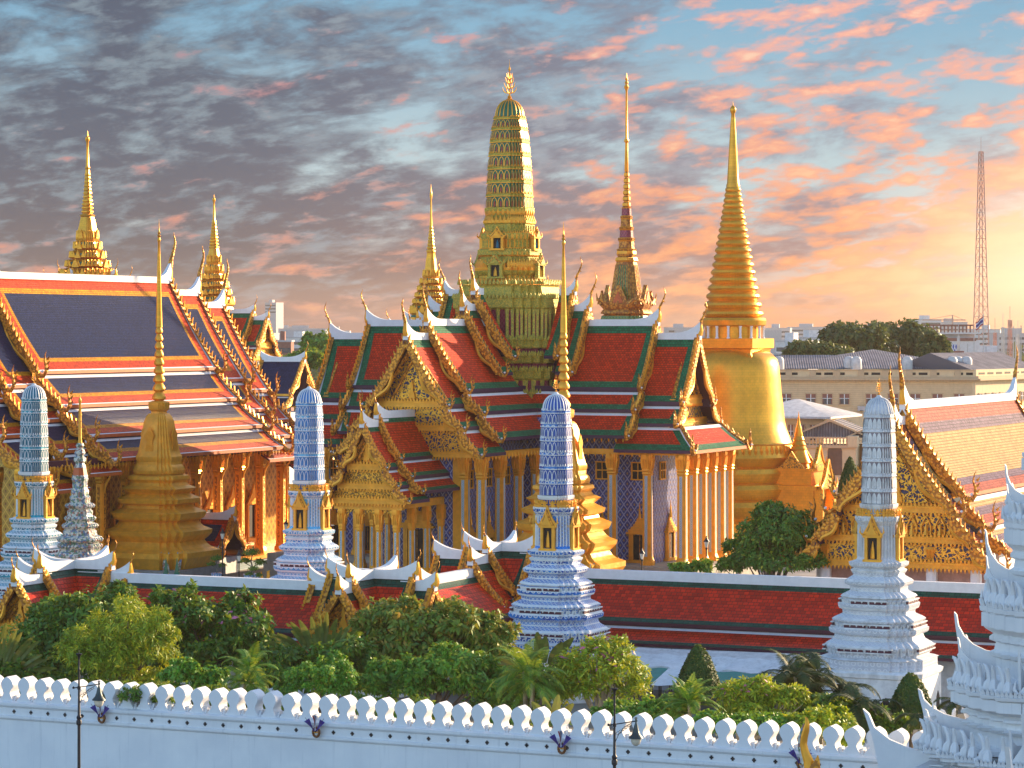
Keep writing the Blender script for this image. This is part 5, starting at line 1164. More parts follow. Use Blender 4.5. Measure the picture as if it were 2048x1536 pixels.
for i, (r, yc, yn) in enumerate(levels):
    z0 = prev_top if i else zg(1536); zc = zg(yc); zn = zg(yn)
    mb = MB(); h = zc-z0
    rr = r*.84
    prof = [(rr, z0), (rr*1.05, z0+h*.02), (rr*1.05, z0+h*.10), (rr*.98, z0+h*.13), (rr*.94, z0+h*.14), (rr*.94, z0+h*.36), (rr*1.02, z0+h*.38), (rr*1.06, z0+h*.43), (rr*.97, z0+h*.46), (rr*.94, z0+h*.55), (rr*1.04, z0+h*.58), (rr*1.04, z0+h*.62), (rr*.98, z0+h*.66), (rr*1.10, z0+h*.72), (rr*1.12, z0+h*.74), (rr*1.12, z0+h*.92), (r*.99, z0+h*.94), (r*1.0, zc-.02), (r*.97, zc), (r*.3, zc+.02)]
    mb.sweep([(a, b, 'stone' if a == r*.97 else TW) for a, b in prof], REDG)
    for (p, nr, L) in seg_pts(REDG, rr*1.12, 1.3):
        tx = Vector((-nr.y, nr.x)); w3 = L*.5-.03; mb.prism([(-w3, 0), (w3, 0), (w3, h*.17), (-w3, h*.17)], (nr.x*.14, nr.y*.14, 0), TW, org=(p.x, p.y, z0+h*.745), ax=(tx.x, tx.y, 0))
    mb.build('tier_wall', GTW, smooth=None)
    if i < 4:
        an = MB()
        for (p, nr, L) in seg_pts(REDG, r*.985, .21):
            tx = Vector((-nr.y, nr.x)); an.prism([(-.09, 0), (.09, 0), (.10, .10), (0, .33), (-.10, .10)], (-nr.x*.06, -nr.y*.06, 0), TW, org=(p.x, p.y, zc), ax=(tx.x, tx.y, 0), ay=(nr.x*.35, nr.y*.35, 1))
        for (p, nr, L) in seg_pts(REDG, r*.94, .80):          # bud with a curled horn
            if min(abs(p.x), abs(p.y)) < 1.0: continue
            s_ = .98 if i < 3 else .7; p = p-nr*.15
            an.tube([(p.x, p.y, zc), (p.x+nr.x*.10*s_, p.y+nr.y*.10*s_, zc+.22*s_), (p.x+nr.x*.06*s_, p.y+nr.y*.06*s_, zc+.5*s_), (p.x, p.y, zc+.72*s_), (p.x+nr.x*.05*s_, p.y+nr.y*.05*s_, zc+1.05*s_), (p.x+nr.x*.20*s_, p.y+nr.y*.20*s_, zc+1.35*s_), (p.x+nr.x*.30*s_, p.y+nr.y*.30*s_, zc+1.42*s_), (p.x+nr.x*.32*s_, p.y+nr.y*.32*s_, zc+1.30*s_)],
                    [.14*s_, .25*s_, .22*s_, .13*s_, .12*s_, .10*s_, .06*s_, .02*s_], 7, TW)
        an.build('lotus_bud_cresting', GTW)
        for k in (0, 3):       # gabled niches and swept horned ridges on the two seen faces
            nb = MB(RotZ(90*k)); y_ = -r*.90; zb3 = zc+.05; s_ = 1.0 if i < 3 else .7
            nb.box(-.55*s_, .55*s_, y_-.3, y_+.6, zb3, zb3+.35, TW)
            for f_, yy in ((1, -.34), (.72, -.44)): nb.prism([(-.75*s_*f_, 0), (.75*s_*f_, 0), (.35*s_*f_, .6*s_*f_), (0, 1.15*s_*f_), (-.35*s_*f_, .6*s_*f_)], (0, .3, 0), TW, org=(0, y_+yy, zb3+.12))
            for q_ in (-1, 1): nb.tube([(q_*.8*s_, y_-.35, zb3+.1), (q_*.95*s_, y_-.35, zb3+.35), (q_*.88*s_, y_-.35, zb3+.75)], [.12, .09, .01], 5, TW)
            nb.sweep([(.16*s_, zb3+1.1*s_), (.20*s_, zb3+1.3*s_), (.1*s_, zb3+1.45*s_), (.06*s_, zb3+1.7*s_), (.01, zb3+2.0*s_)], C8, TW, cy=y_-.3)
            nb.build('niche_gable', GTW)
            sw = MB(RotZ(90*k)); hh = (zn-zc)*.98
            for sgn, xo in ((1, 0),):
                fin = [(0, 0), (-2.3*s_, .15), (-2.45*s_, hh*.30)]
                fs_ = (1.32, .93, .65, .5)[i]; fin = [(a*fs_/s_ if a < 0 else a, b) for a, b in [(.2, .1), (-1.85*s_, .1), (-1.95*s_, hh*.35), (-2.05*s_, hh*.62), (-2.18*s_, hh*.85), (-2.24*s_, hh*1.02), (-2.10*s_, hh*.98), (-2.0*s_, hh*.82), (-1.7*s_, hh*.68), (-1.2*s_, hh*.56), (-.5*s_, hh*.48), (.2, hh*.46)]]
                sw.prism([(b_, c_) for b_, c_ in [(-a, b) for a, b in fin]], (.16, 0, 0), TW, org=(-.08+0, -r*.86+1.55*s_ if False else -r*.62, zc), ax=(0, -1, 0))
                f2_ = [(a*.62, b*.66) for a, b in fin]
                for xx in (-.75*s_, .75*s_): sw.prism([(-a, b) for a, b in f2_], (.12, 0, 0), TW, org=(xx-.06, -r*.70, zc), ax=(0, -1, 0))
            sw.build('horned_ridge', GTW)
    prev_top = zc; prevr = r
sp = MB(); sp.sweep([(1.0, zg(800)), (.8, zg(700)), (.6, zg(640)), (.2, zg(560)), (.02, zg(420))], C16, TW); sp.build('spire', GTW)
# lower white porch roof with its swept ridge, left of the tower foot
nb = MB(); nb.T = I4

# ---------------------------------------------------------------- canopies and low sheds in front of the cloister
plain('canvas', (.70, .72, .72), .7, var=.08, stain=.5); plain('green_sheet', '#1f7f72', .55, var=.12); plain('corrugated', (.60, .60, .58), .6, stain=.5)
def shed(name, label, cat, px0, px1, C, zt, zb, run, m, thick=.05, sag=.0, ridges=0, folds=0, valance=0):
    xm, ym, _ = pos((px0+px1)/2, C); T = thing(name, label, cat, (xm, ym, 0), RZ); L = (px1-px0)*ym/5187
    mb = MB(); n = 36; k_ = 8
    def P(u, t): return (u, -run*t, zt+(zb-zt)*t-sag*math.sin(math.pi*t)+(.045*math.sin(u*ridges) if ridges else 0)-folds*abs(math.sin(u*1.1+.4))**8*t*.5+folds*.12*math.sin(u*2.7+t*3))
    g = [[mb.v(*P(-L/2+L*i/n, j/k_)) for i in range(n+1)] for j in range(k_+1)]
    for j in range(k_):
        for i in range(n): mb.f([g[j][i], g[j][i+1], g[j+1][i+1], g[j+1][i]], m)
    if valance:
        for i in range(n): a, b = P(-L/2+L*i/n, 1), P(-L/2+L*(i+1)/n, 1); mb.quad(a, b, (b[0], b[1], b[2]-valance*(1+.2*(i % 2))), (a[0], a[1], a[2]-valance*(1+.2*((i+1) % 2))), m)
    mb.build('roof', T, smooth=60, recalc=False)
    pm = MB()
    for i in range(int(L/3)+1):
        for t_ in (0.02, .98): p = P(-L/2+.1+(L-.2)*i/max(1, int(L/3)), t_); pm.tube([(p[0], p[1], ZG), (p[0], p[1], p[2]-.05)], .05, 5, 'iron')
    tag(pm.build('post_frame', T), None, None)
shed('awning', 'corrugated pale lean-to roof along the foot of the red cloister', 'awning', 1262, 1680, 211.5, 2.15, 1.75, 2.2, 'corrugated', ridges=14)
shed('awning', 'broad white canvas awning behind the cone-shaped topiary', 'awning', 1270, 1600, 208.8, 2.0, 1.5, 3.3, 'canvas', sag=.15, folds=.5, valance=.22)
shed('awning', 'teal-green sheet roof left of the cone-shaped topiary', 'awning', 1275, 1345, 204.6, 1.46, .7, 3.4, 'green_sheet', ridges=3)
shed('awning', 'white canvas sheet roof between the two teal-green sheet roofs', 'awning', 1338, 1395, 204.4, 1.5, .74, 3.4, 'canvas', ridges=3)
shed('awning', 'teal-green sheet roof right of the cone-shaped topiary', 'awning', 1400, 1515, 204.6, 1.46, .7, 3.4, 'green_sheet', ridges=3)
shed('awning', 'weathered corrugated roof right of the teal-green sheets', 'awning', 1505, 1590, 204.8, 1.42, .65, 3.4, 'corrugated', ridges=12)
shed('awning', 'low white canopy under the dark palms', 'awning', 1700, 1840, 186, .4, -.3, 3.4, 'canvas', folds=.6)
# small tarpaulin hut roofs glimpsed among the left shrubs
shed('awning', 'blue-white canvas roof glimpsed beside the fan palm', 'awning', 560, 660, 182, 2.2, .9, 4, 'canvas', folds=.4)

# people and court furniture
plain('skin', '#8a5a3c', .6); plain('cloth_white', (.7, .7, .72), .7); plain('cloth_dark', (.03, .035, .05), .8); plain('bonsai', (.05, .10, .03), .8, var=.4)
def person(label, px, Y, zf, top):
    x, y, _ = posY(px, Y); me = bpy.data.meshes.new('person'); V = [(0, 0, .92), (0, 0, 1.15), (0, 0, 1.38), (0, 0, 1.5), (0, 0, 1.66), (.09, 0, .88), (.10, -.03, .48), (.10, 0, .06), (.11, -.14, .03), (-.09, 0, .88), (-.10, .04, .48), (-.10, .06, .06), (-.11, -.08, .03), (.19, 0, 1.36), (.24, .02, 1.08), (.22, -.12, .86), (-.19, 0, 1.36), (-.24, .02, 1.08), (-.22, -.10, .86)]
    E = [(0, 1), (1, 2), (2, 3), (3, 4), (0, 5), (5, 6), (6, 7), (7, 8), (0, 9), (9, 10), (10, 11), (11, 12), (2, 13), (13, 14), (14, 15), (2, 16), (16, 17), (17, 18)]
    rd = [.14, .13, .15, .06, .10, .09, .065, .045, .035, .09, .065, .045, .035, .06, .045, .03, .06, .045, .03]
    me.from_pydata(V, E, []); o = bpy.data.objects.new('person', me); sc.collection.objects.link(o); o.location = (x, y, zf)
    m1 = o.modifiers.new('Skin', 'SKIN'); 
    for i, v_ in enumerate(me.skin_vertices[0].data): v_.radius = (rd[i], rd[i]*.8); v_.use_root = (i == 0)
    m2 = o.modifiers.new('Sub', 'SUBSURF'); m2.levels = m2.render_levels = 1
    m = mat('person_'+top, lambda t: bsdf(t, (lambda z: t.mix(t.ss(z, .90, .92), lin('#14161f'), t.mix(t.ss(z, 1.44, 1.46), lin(top), t.mix(t.ss(z, 1.66, 1.68), lin('#8a5a3c'), lin('#100c0a')))))(t.n('ShaderNodeSeparateXYZ', {0: ob(t)}).outputs[2]), .7))
    me.materials.append(m); tag(o, label, 'person')
person('person in a white top standing among the entrance columns of the central hall', 757, 268, 2.42, '#d8d8dc')
def pot_tree(label, px, C, zb, sc_=1.0):
    x, y, _ = pos(px, C); T = thing('potted_tree', label, 'potted tree', (x, y, zb), 0, 'clipped potted trees in the temple court', sc_)
    mb = MB(); mb.sweep([(.35, 0), (.5, .1), (.62, .7), (.68, .8), (.55, .8)], C12, 'por_pale'); mb.build('pot', T)
    mb = MB(); mb.tube([(0, 0, .8), (.1, 0, 1.3), (-.05, .1, 1.8), (.1, 0, 2.4)], [.09, .07, .06, .03], 5, 'earth'); mb.tube([(0, 0, 1.3), (.6, 0, 1.6)], .04, 4, 'earth'); mb.tube([(0, 0, 1.4), (-.6, .1, 1.7)], .04, 4, 'earth'); mb.build('trunk', T)
    TP.append((T, [(.1, 0, 2.5, .6, .32), (.7, 0, 1.75, .42, .24), (-.65, .1, 1.85, .45, .24)]))
TP = []
for px, C, yb, s_, lb in ((503, 250, 1168, 1.15, 'round-clipped potted tree in a blue pot, before the navy hall terrace'), (433, 252, 1160, .8, 'small clipped tree beside the little red roofed pavilion'), (507, 238, 1178, .7, 'low potted shrub nearest the cloister roof')):
    Y = C/(1+.456*(px-1024)/F); pot_tree(lb, px, C, zat(yb, Y), s_)
# gilded bird-figure on its pedestal in the court
x, y, _ = pos(533, 249); T = thing('gilded_statue', 'small gilded bird-figure with raised tail on a pedestal beside the pale blue tower', 'statue', (x, y, .9), R(20))
mb = MB(); mb.sweep([(.6, -1.9), (.6, .4), (.7, .5), (.5, .6)], SQ, 'stone'); mb.build('pedestal', T)
mb = MB(); mb.tube([(-.5, 0, 2.4), (-.45, 0, 1.9), (-.2, 0, 1.4), (.1, 0, 1.5), (.18, 0, 2.0), (.15, 0, 2.35), (.32, 0, 2.45)], [.02, .10, .22, .24, .16, .14, .03], 7, 'gold'); mb.tube([(0, .1, 1.4), (.05, .1, 1.0), (-.02, .1, .6)], [.12, .07, .08], 5, 'gold'); mb.tube([(0, -.1, 1.4), (.1, -.1, 1.0), (.02, -.1, .6)], [.12, .07, .08], 5, 'gold'); mb.build('figure', T)
# small obelisk-like spires in the court
for px, lb in ((332, 'little dark green obelisk spire under the gilded stupa, left one'), (354, 'little dark green obelisk spire under the gilded stupa, right one')):
    x, y, _ = pos(px, 232); T = tag((lambda o: o)(MB().build('dummy')) if False else bpy.data.objects.new('miniature_spire', None), lb, 'miniature spire', 'miniature spires'); sc.collection.objects.link(T); T.location = (x, y, 0)
    Y = y; mb = MB(); mb.sweep(pr([(11, 1200), (11, 1166), (8, 1162), (9, 1158), (6, 1150), (4, 1140), (2, 1128), (.3, 1116)], Y), RED3, 'niche_green'); mb.build('spire_body', T)
    mb = MB(); mb.sweep(pr([(9.5, 1161.5), (9.6, 1159), (4, 1157)], Y), RED3, 'gold'); mb.build('gold_rim', T)
# ---------------------------------------------------------------- vegetation
def leafmat(name, dark, lightc, yellow, yl=.25, rough=.5, trans=.22):
    def fn(t):
        g = t.n('ShaderNodeNewGeometry').outputs['Random Per Island']; n = t.noise(ob(t), .9, 3.0, .6)
        f_ = t.math('ADD', t.math('MULTIPLY', g, .55), t.math('MULTIPLY', t.ss(n, .3, .7), .45))
        col = t.mix(f_, lin(dark), lin(lightc)); col = t.mix(t.math('MULTIPLY', t.ss(t.math('FRACT', t.math('MULTIPLY', g, 7.31)), 1-yl, 1.0), t.ss(n, .35, .6)), col, lin(yellow))
        a = bsdf(t, col, rough); b = t.n('ShaderNodeBsdfTranslucent', {0: t.mix(.5, col, lin(yellow))}).outputs[0]
        return t.n('ShaderNodeMixShader', {0: trans, 1: a, 2: b}).outputs[0]
    return mat(name, fn)
leafmat('leaf_dark', '#1c4a12', '#669a28', '#c4c434', .18); leafmat('leaf_yellow', '#46761a', '#a8c424', '#ecd836', .45); leafmat('leaf_mid', '#266018', '#74b032', '#c8c840', .22)
leafmat('leaf_bright', '#2f7018', '#66a82c', '#bcc840', .25); leafmat('leaf_orange', '#2f5e1c', '#8cac30', '#d8aa48', .4); leafmat('leaf_topiary', '#1c4412', '#4a7020', '#8a8a28', .15)
leafmat('palm_leaf', '#2c5c1c', '#7cb030', '#ccc840', .3, .5, .25); leafmat('palm_dark', '#142a10', '#33561e', '#6a6a2a', .15, .65, .2); leafmat('banana_leaf', '#2c4a1c', '#6c8436', '#9c8a40', .2, .4, .3)
leafmat('leaf_far', '#2c4420', '#5a6e30', '#8a8a40', .2)
plain('flower_pink', '#c46a90', .6, var=.2); plain('flower_violet', '#7a4a9a', .6); plain('bark', (.16, .12, .09), .9, var=.35); plain('bark_pale', (.42, .36, .27), .85, var=.3)
def leaf_mesh(name, pts, nrm, size, m, parent, jit=.7, asp=.45, seed=1, bend=True, mats=None, midx=None, droop=0.0):
    """many small pointed leaves: pts, outward hint nrm"""
    g = np.random.default_rng(seed); n = len(pts)
    nn_ = nrm/(np.linalg.norm(nrm, axis=1)[:, None]+1e-9)+g.normal(0, jit*.55, (n, 3)); r = g.normal(0, 1, (n, 3))
    d_ = np.cross(nn_, r); d_ /= np.linalg.norm(d_, axis=1)[:, None]+1e-9; d_ = d_+nrm*.35; d_[:, 2] -= droop+.15; d_ /= np.linalg.norm(d_, axis=1)[:, None]+1e-9
    s = np.cross(d_, nn_); s /= np.linalg.norm(s, axis=1)[:, None]+1e-9
    L = size*g.uniform(.6, 1.35, n)[:, None]; W = L*asp
    a = pts; b = pts+d_*L*.45+s*W*.5; c = pts+d_*L; c[:, 2] -= (L[:, 0]*.15); e = pts+d_*L*.45-s*W*.5
    V = np.stack([a, b, c, e], 1).reshape(-1, 3); me = bpy.data.meshes.new(name)
    me.vertices.add(4*n); me.vertices.foreach_set('co', V.ravel()); me.loops.add(4*n); me.loops.foreach_set('vertex_index', np.arange(4*n, dtype=np.int32))
    me.polygons.add(n); me.polygons.foreach_set('loop_start', np.arange(0, 4*n, 4, dtype=np.int32)); me.polygons.foreach_set('loop_total', np.full(n, 4, dtype=np.int32))
    for q_ in (mats or [m]): me.materials.append(M[q_])
    if midx is not None: me.polygons.foreach_set('material_index', midx.astype(np.int32))
    me.update(calc_edges=True); me.validate()
    o = bpy.data.objects.new(name, me); sc.collection.objects.link(o); o.parent = parent; return o
def crown_pts(g, blobs, n, shell=.55, lump=.28, nl=26):
    """points in lumpy ellipsoids; most near the outside"""
    bb_ = []
    for b in blobs:
        bb_.append(b)
        if shell > .3:
            for k in range(6):
                u = g.normal(0, 1, 3); u[2] = abs(u[2])*.8-.1; u /= np.linalg.norm(u); f_ = g.uniform(.24, .42)
                bb_.append((b[0]+u[0]*b[3]*.95, b[1]+u[1]*b[4]*.95, b[2]+u[2]*b[5]*.95, b[3]*f_, b[4]*f_, b[5]*f_*1.1))
    blobs = bb_
    P_, N_ = [], []; vol = np.array([b[3]*b[4]*b[5] for b in blobs])**.67; vol = vol/vol.sum()
    for b, f_ in zip(blobs, vol):
        k = max(60, int(n*f_)); c = np.array(b[:3]); rad = np.array(b[3:6])
        # clumps on the ellipsoid surface
        m_ = max(6, int(nl*math.sqrt(f_)*1.6)); u = g.normal(0, 1, (m_, 3)); u[:, 2] = np.abs(u[:, 2])*.9-.25; u /= np.linalg.norm(u, axis=1)[:, None]
        cc = u*g.uniform(shell, 1.0, m_)[:, None]; cs = g.uniform(.6, 1.3, m_)*lump
        w_ = g.integers(0, m_, k); v_ = g.normal(0, 1, (k, 3)); v_ /= np.linalg.norm(v_, axis=1)[:, None]
        q_ = cc[w_]+v_*(cs[w_]*g.uniform(.55, 1.0, k)**.5)[:, None]
        nn = v_*.8+cc[w_]*.6+np.array([0, 0, .25]); P_.append(c+q_*rad); N_.append(nn)
    return np.concatenate(P_), np.concatenate(N_)
def tree(name, label, cat, px, C, zc, blobs, n, size, leaf, trunk=True, seed=1, group=None, bark='bark', asp=.45, jit=.6, lump=.30, nl=30, flowers=None, droop=0.0, shell=.5, cname='crown', zg_=ZG, Yabs=None):
    x, y, _ = pos(px, C) if Yabs is None else posY(px, Yabs); T = thing(name, label, cat, (x, y, zg_), 0, group); g = np.random.default_rng(seed)
    bl = [(b[0], b[1], b[2]-zg_)+tuple(b[3:]) for b in blobs]
    P_, N_ = crown_pts(g, bl, n, shell, lump, nl)
    mats = None; mi = None
    if flowers: mats = [leaf]+flowers; mi = np.where(g.random(len(P_)) < .035, 1, 0); mi = mi*(P_[:, 2] > np.percentile(P_[:, 2], 55))
    leaf_mesh(cname, P_, N_, size*1.28, leaf, T, jit, asp, seed, mats=mats, midx=mi, droop=droop)
    if trunk:
        mb = MB(); zb_ = max(b[2] for b in bl); b0 = bl[0]
        mb.tube([(0, 0, 0), (.1, 0, b0[2]*.4), (b0[0]*.5, b0[1]*.5, b0[2]*.75)], [.26, .2, .15], 7, bark)
        for i in range(9 + 2*len(bl)):
            b = bl[i % len(bl)]; e = Vector((b[0], b[1], b[2])) + Vector((g.uniform(-.75, .75)*b[3], g.uniform(-.75, .75)*b[4], g.uniform(-.1, .75)*b[5]))
            s_ = Vector((.05, 0, b0[2]*.45)); m_ = s_.lerp(e, .5)+Vector((0, 0, -.2)); mb.tube([s_, m_, e], [.13, .08, .02], 5, bark)
        mb.build('trunk', T)
    return T
def W(px, py, C):   # helper: blob centre relative to the tree foot
    return pos(px, C), zat(py, C/(1+.456*(px-1024)/F))
def shrub(label, px, C, blobs_px, n, size, leaf, name='garden_tree', cat='tree', **kw):
    """blobs given as (px, py, half width px, half height px[, dv])"""
    Y = C/(1+.456*(px-1024)/F); x0_ = pos(px, C)[0]; bl = []
    for b in blobs_px:
        hw = b[2]*Y/F*1.04; bl.append(((b[0]-1024)/F*Y-x0_, (b[4] if len(b) > 4 else 0), zat(b[1], Y), hw, hw*.9, b[3]*Y/F))
    return tree(name, label, cat, px, C, 0, bl, n, size, leaf, **kw)
# left big trees (C between wall 155 and cloister 197)
shrub('large round dark green tree behind the wall, far left', 150, 186, [(130, 1290, 110, 85), (200, 1240, 110, 62), (60, 1330, 60, 60), (190, 1330, 120, 70)], 26000, .34, 'leaf_dark', seed=11, lump=.26, nl=60)
shrub('tall yellow-green feathery tree standing before the round dark tree', 250, 176, [(265, 1262, 70, 66), (215, 1320, 70, 60), (300, 1310, 58, 66), (165, 1300, 55, 40), (250, 1370, 80, 40)], 22000, .30, 'leaf_yellow', seed=12, asp=.22, jit=.9, lump=.24, nl=60, droop=.2)
shrub('dark flowering tree with pink blossom sprigs, right of the yellow-green tree', 420, 188, [(420, 1255, 85, 62), (350, 1205, 38, 40), (480, 1255, 70, 45), (400, 1320, 110, 60), (500, 1300, 60, 55), (330, 1260, 50, 60)], 20000, .36, 'leaf_dark', seed=13, lump=.28, nl=54, flowers=['flower_pink'])
shrub('bright green rounded shrub behind the merlons, left of the small feather palm', 385, 164, [(365, 1352, 42, 30), (420, 1365, 30, 28)], 6000, .20, 'leaf_bright', name='garden_shrub', cat='shrub', seed=14, trunk=False, asp=.7)
shrub('fine-leaved bright green shrub below the large fan palm', 640, 163, [(640, 1348, 62, 36), (625, 1375, 60, 30), (680, 1365, 40, 35)], 9000, .17, 'leaf_bright', name='garden_shrub', cat='shrub', seed=15, trunk=False, asp=.6, lump=.2)
shrub('broad leafy tree with brownish new growth in front of the small pavilions, centre', 850, 186, [(800, 1245, 75, 45), (890, 1262, 85, 55), (960, 1270, 55, 42), (780, 1300, 90, 60), (880, 1320, 110, 60), (760, 1340, 70, 55), (975, 1300, 50, 50)], 26000, .36, 'leaf_orange', seed=16, lump=.25, nl=70, asp=.42)
shrub('dense green shrub in the shade under the broad leafy tree', 860, 170, [(900, 1345, 80, 50), (800, 1370, 80, 42), (720, 1375, 60, 34), (960, 1375, 60, 38)], 18000, .26, 'leaf_mid', name='garden_shrub', cat='shrub', seed=17, lump=.24, nl=50)
shrub('open frangipani tree with pale twisting branches, behind the right-hand street lamp', 1200, 172, [(1190, 1330, 62, 42), (1240, 1350, 50, 38), (1165, 1380, 50, 34), (1215, 1300, 40, 26), (1262, 1385, 32, 26), (1150, 1345, 36, 36)], 6500, .30, 'leaf_yellow', seed=18, bark='bark_pale', lump=.34, nl=40, asp=.32, shell=.7, flowers=['flower_pink'])
shrub('dark green hedge under the frangipani, beside the street lamp', 1300, 166, [(1285, 1425, 50, 26), (1240, 1430, 50, 22), (1335, 1418, 35, 26)], 9000, .24, 'leaf_mid', name='garden_shrub', cat='shrub', seed=19, trunk=False)
shrub('golden-green leafy tree with twisted stems, right of the spiky palm', 1480, 168, [(1470, 1392, 36, 26), (1515, 1382, 40, 28), (1565, 1396, 36, 28), (1595, 1405, 26, 24), (1500, 1425, 60, 26)], 8000, .27, 'leaf_yellow', seed=20, bark='bark_pale', lump=.30, nl=50, asp=.32, flowers=['flower_pink'])
shrub('rounded yellow-green shrub near the golden horn finial', 1640, 161, [(1655, 1448, 48, 36), (1600, 1455, 40, 30), (1690, 1480, 30, 24)], 9000, .24, 'leaf_yellow', name='garden_shrub', cat='shrub', seed=21, trunk=False, lump=.24)
shrub('low green shrub left of the rounded yellow-green shrub', 1530, 160, [(1520, 1452, 60, 26), (1460, 1455, 45, 22), (1420, 1448, 30, 20)], 9000, .22, 'leaf_bright', name='garden_shrub', cat='shrub', seed=22, trunk=False)
shrub('tree with reddish new leaves at the left edge behind the wall', 20, 176, [(30, 1350, 60, 50), (80, 1375, 60, 34)], 9000, .30, 'leaf_dark', seed=23)
shrub('low dark shrub row just behind the wall at left', 520, 159, [(520, 1408, 60, 20), (430, 1400, 60, 20), (300, 1388, 70, 20), (730, 1415, 60, 24), (830, 1425, 60, 22), (1060, 1440, 70, 20)], 14000, .22, 'leaf_dark', name='garden_shrub', cat='shrub', seed=24, trunk=False)
# court trees
shrub('bushy broad-leaved tree in front of the golden stupa, right of the central hall', 1540, 240, [(1545, 1070, 72, 52), (1590, 1090, 42, 44), (1498, 1115, 44, 38), (1535, 1035, 32, 28), (1462, 1135, 26, 20), (1560, 1125, 80, 30)], 24000, .27, 'leaf_dark', seed=25, lump=.28, nl=60, name='court_tree')
shrub('low shrub by the foot of the corner columns of the central hall', 1370, 250, [(1362, 1138, 18, 12), (1405, 1134, 16, 12)], 1500, .3, 'leaf_mid', name='garden_shrub', cat='shrub', seed=26, trunk=False)
shrub('dark bushy growth between the fan palm and the broad leafy tree', 700, 178, [(690, 1330, 60, 60), (600, 1365, 60, 40), (560, 1340, 50, 46)], 9000, .32, 'leaf_dark', name='garden_shrub', cat='shrub', seed=27, trunk=False)
shrub('shaded shrub mass behind the bushy feather palm, by the foot of the deep blue tower', 1040, 182, [(1030, 1350, 60, 50), (1110, 1375, 60, 45), (1000, 1400, 60, 30)], 9000, .30, 'leaf_dark', name='garden_shrub', cat='shrub', seed=28, trunk=False)
shrub('broad green bush under the palms before the white tower', 1690, 172, [(1700, 1440, 60, 34), (1760, 1450, 50, 34), (1640, 1420, 50, 30)], 9000, .28, 'leaf_dark', name='garden_shrub', cat='shrub', seed=29, trunk=False)
# topiary
def topiary(label, px, C, pyt, pyb, hw, seed, rnd=1.0):
    Y = C/(1+.456*(px-1024)/F); x, y, _ = pos(px, C); T = thing('topiary', label, 'topiary', (x, y, ZG), 0, 'clipped cone topiaries'); g = np.random.default_rng(seed)
    zt, zb = zat(pyt, Y)-ZG, zat(pyb, Y)-ZG; R_ = hw*Y/F; n = 9000; t_ = g.random(n)**.75; a = g.uniform(0, 6.28318, n)
    r_ = R_*np.sqrt(np.maximum(0, 1-(1-t_)**1.75 if False else 1-(1-t_)**(1.6*rnd)))*(1+.03*np.sin(a*5+t_*9)); r_ = np.maximum(.05, R_*(t_**.62))*(1+.03*np.sin(a*5+t_*9))
    P_ = np.stack([np.cos(a)*r_, np.sin(a)*r_, zt-(zt-zb)*t_], 1)+g.normal(0, .03, (n, 3)); N_ = np.stack([np.cos(a), np.sin(a), np.full(n, .5)], 1)
    leaf_mesh('crown', P_, N_, .15, 'leaf_topiary', T, .55, .6, seed)
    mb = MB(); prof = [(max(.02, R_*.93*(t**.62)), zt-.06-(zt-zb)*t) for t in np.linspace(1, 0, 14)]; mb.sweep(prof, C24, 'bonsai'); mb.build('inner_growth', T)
    s_ = MB(); s_.tube([(0, 0, 0), (0, 0, zb+.2)], .12, 6, 'bark'); s_.build('trunk', T)
topiary('tall cone-clipped topiary before the white canvas awning', 1397, 182, 1291, 1384, 47, 31)
topiary('dark cone-clipped topiary behind the dark palms, beside the white tower', 1605, 184, 1309, 1400, 42, 32)
topiary('dome-clipped topiary between the white tower and the gate tower', 1822, 176, 1347, 1450, 55, 33)
x_far = topiary('distant clipped topiary beside the gold chamber of the great stupa', 1700, 330, 915, 985, 24, 34)
# palms
def frond(mb, org, az_, el_, L, droop_, nl, wl, m, g, w0=.065):
    pts = []; d = Vector((math.cos(az_)*math.cos(el_), math.sin(az_)*math.cos(el_), math.sin(el_))); p = Vector(org); n = 9
    for k in range(n+1):
        pts.append(p.copy()); d = (d+Vector((0, 0, -droop_*(k+1)/n))).normalized(); p = p+d*L/n
    mb.tube(pts, [.035*(1-k/(n+1))+.008 for k in range(n+1)], 4, m, cap=False)
    for k in range(nl):
        t_ = .15+.85*k/nl; f_ = t_*n; i = min(n-1, int(f_)); c = pts[i].lerp(pts[i+1], f_-i); tg = (pts[i+1]-pts[i]).normalized()
        sd_ = tg.cross(Vector((0, 0, 1))); sd_ = sd_.normalized() if sd_.length > .01 else Vector((1, 0, 0)); up_ = sd_.cross(tg)
        l_ = wl*math.sin(math.pi*min(1, .18+t_*.78))*g.uniform(.85, 1.1)
        for s_ in (-1, 1):
            e = c+(sd_*s_*.8+tg*.65+up_*.05).normalized()*l_+Vector((0, 0, -.32*l_)); q_ = tg*w0*.5
            mid = c.lerp(e, .5)+Vector((0, 0, .08*l_)); mb.f([mb.v(*(c-q_)), mb.v(*(mid-q_*.9)), mb.v(*e), mb.v(*(mid+q_*.9)), mb.v(*(c+q_))], m)
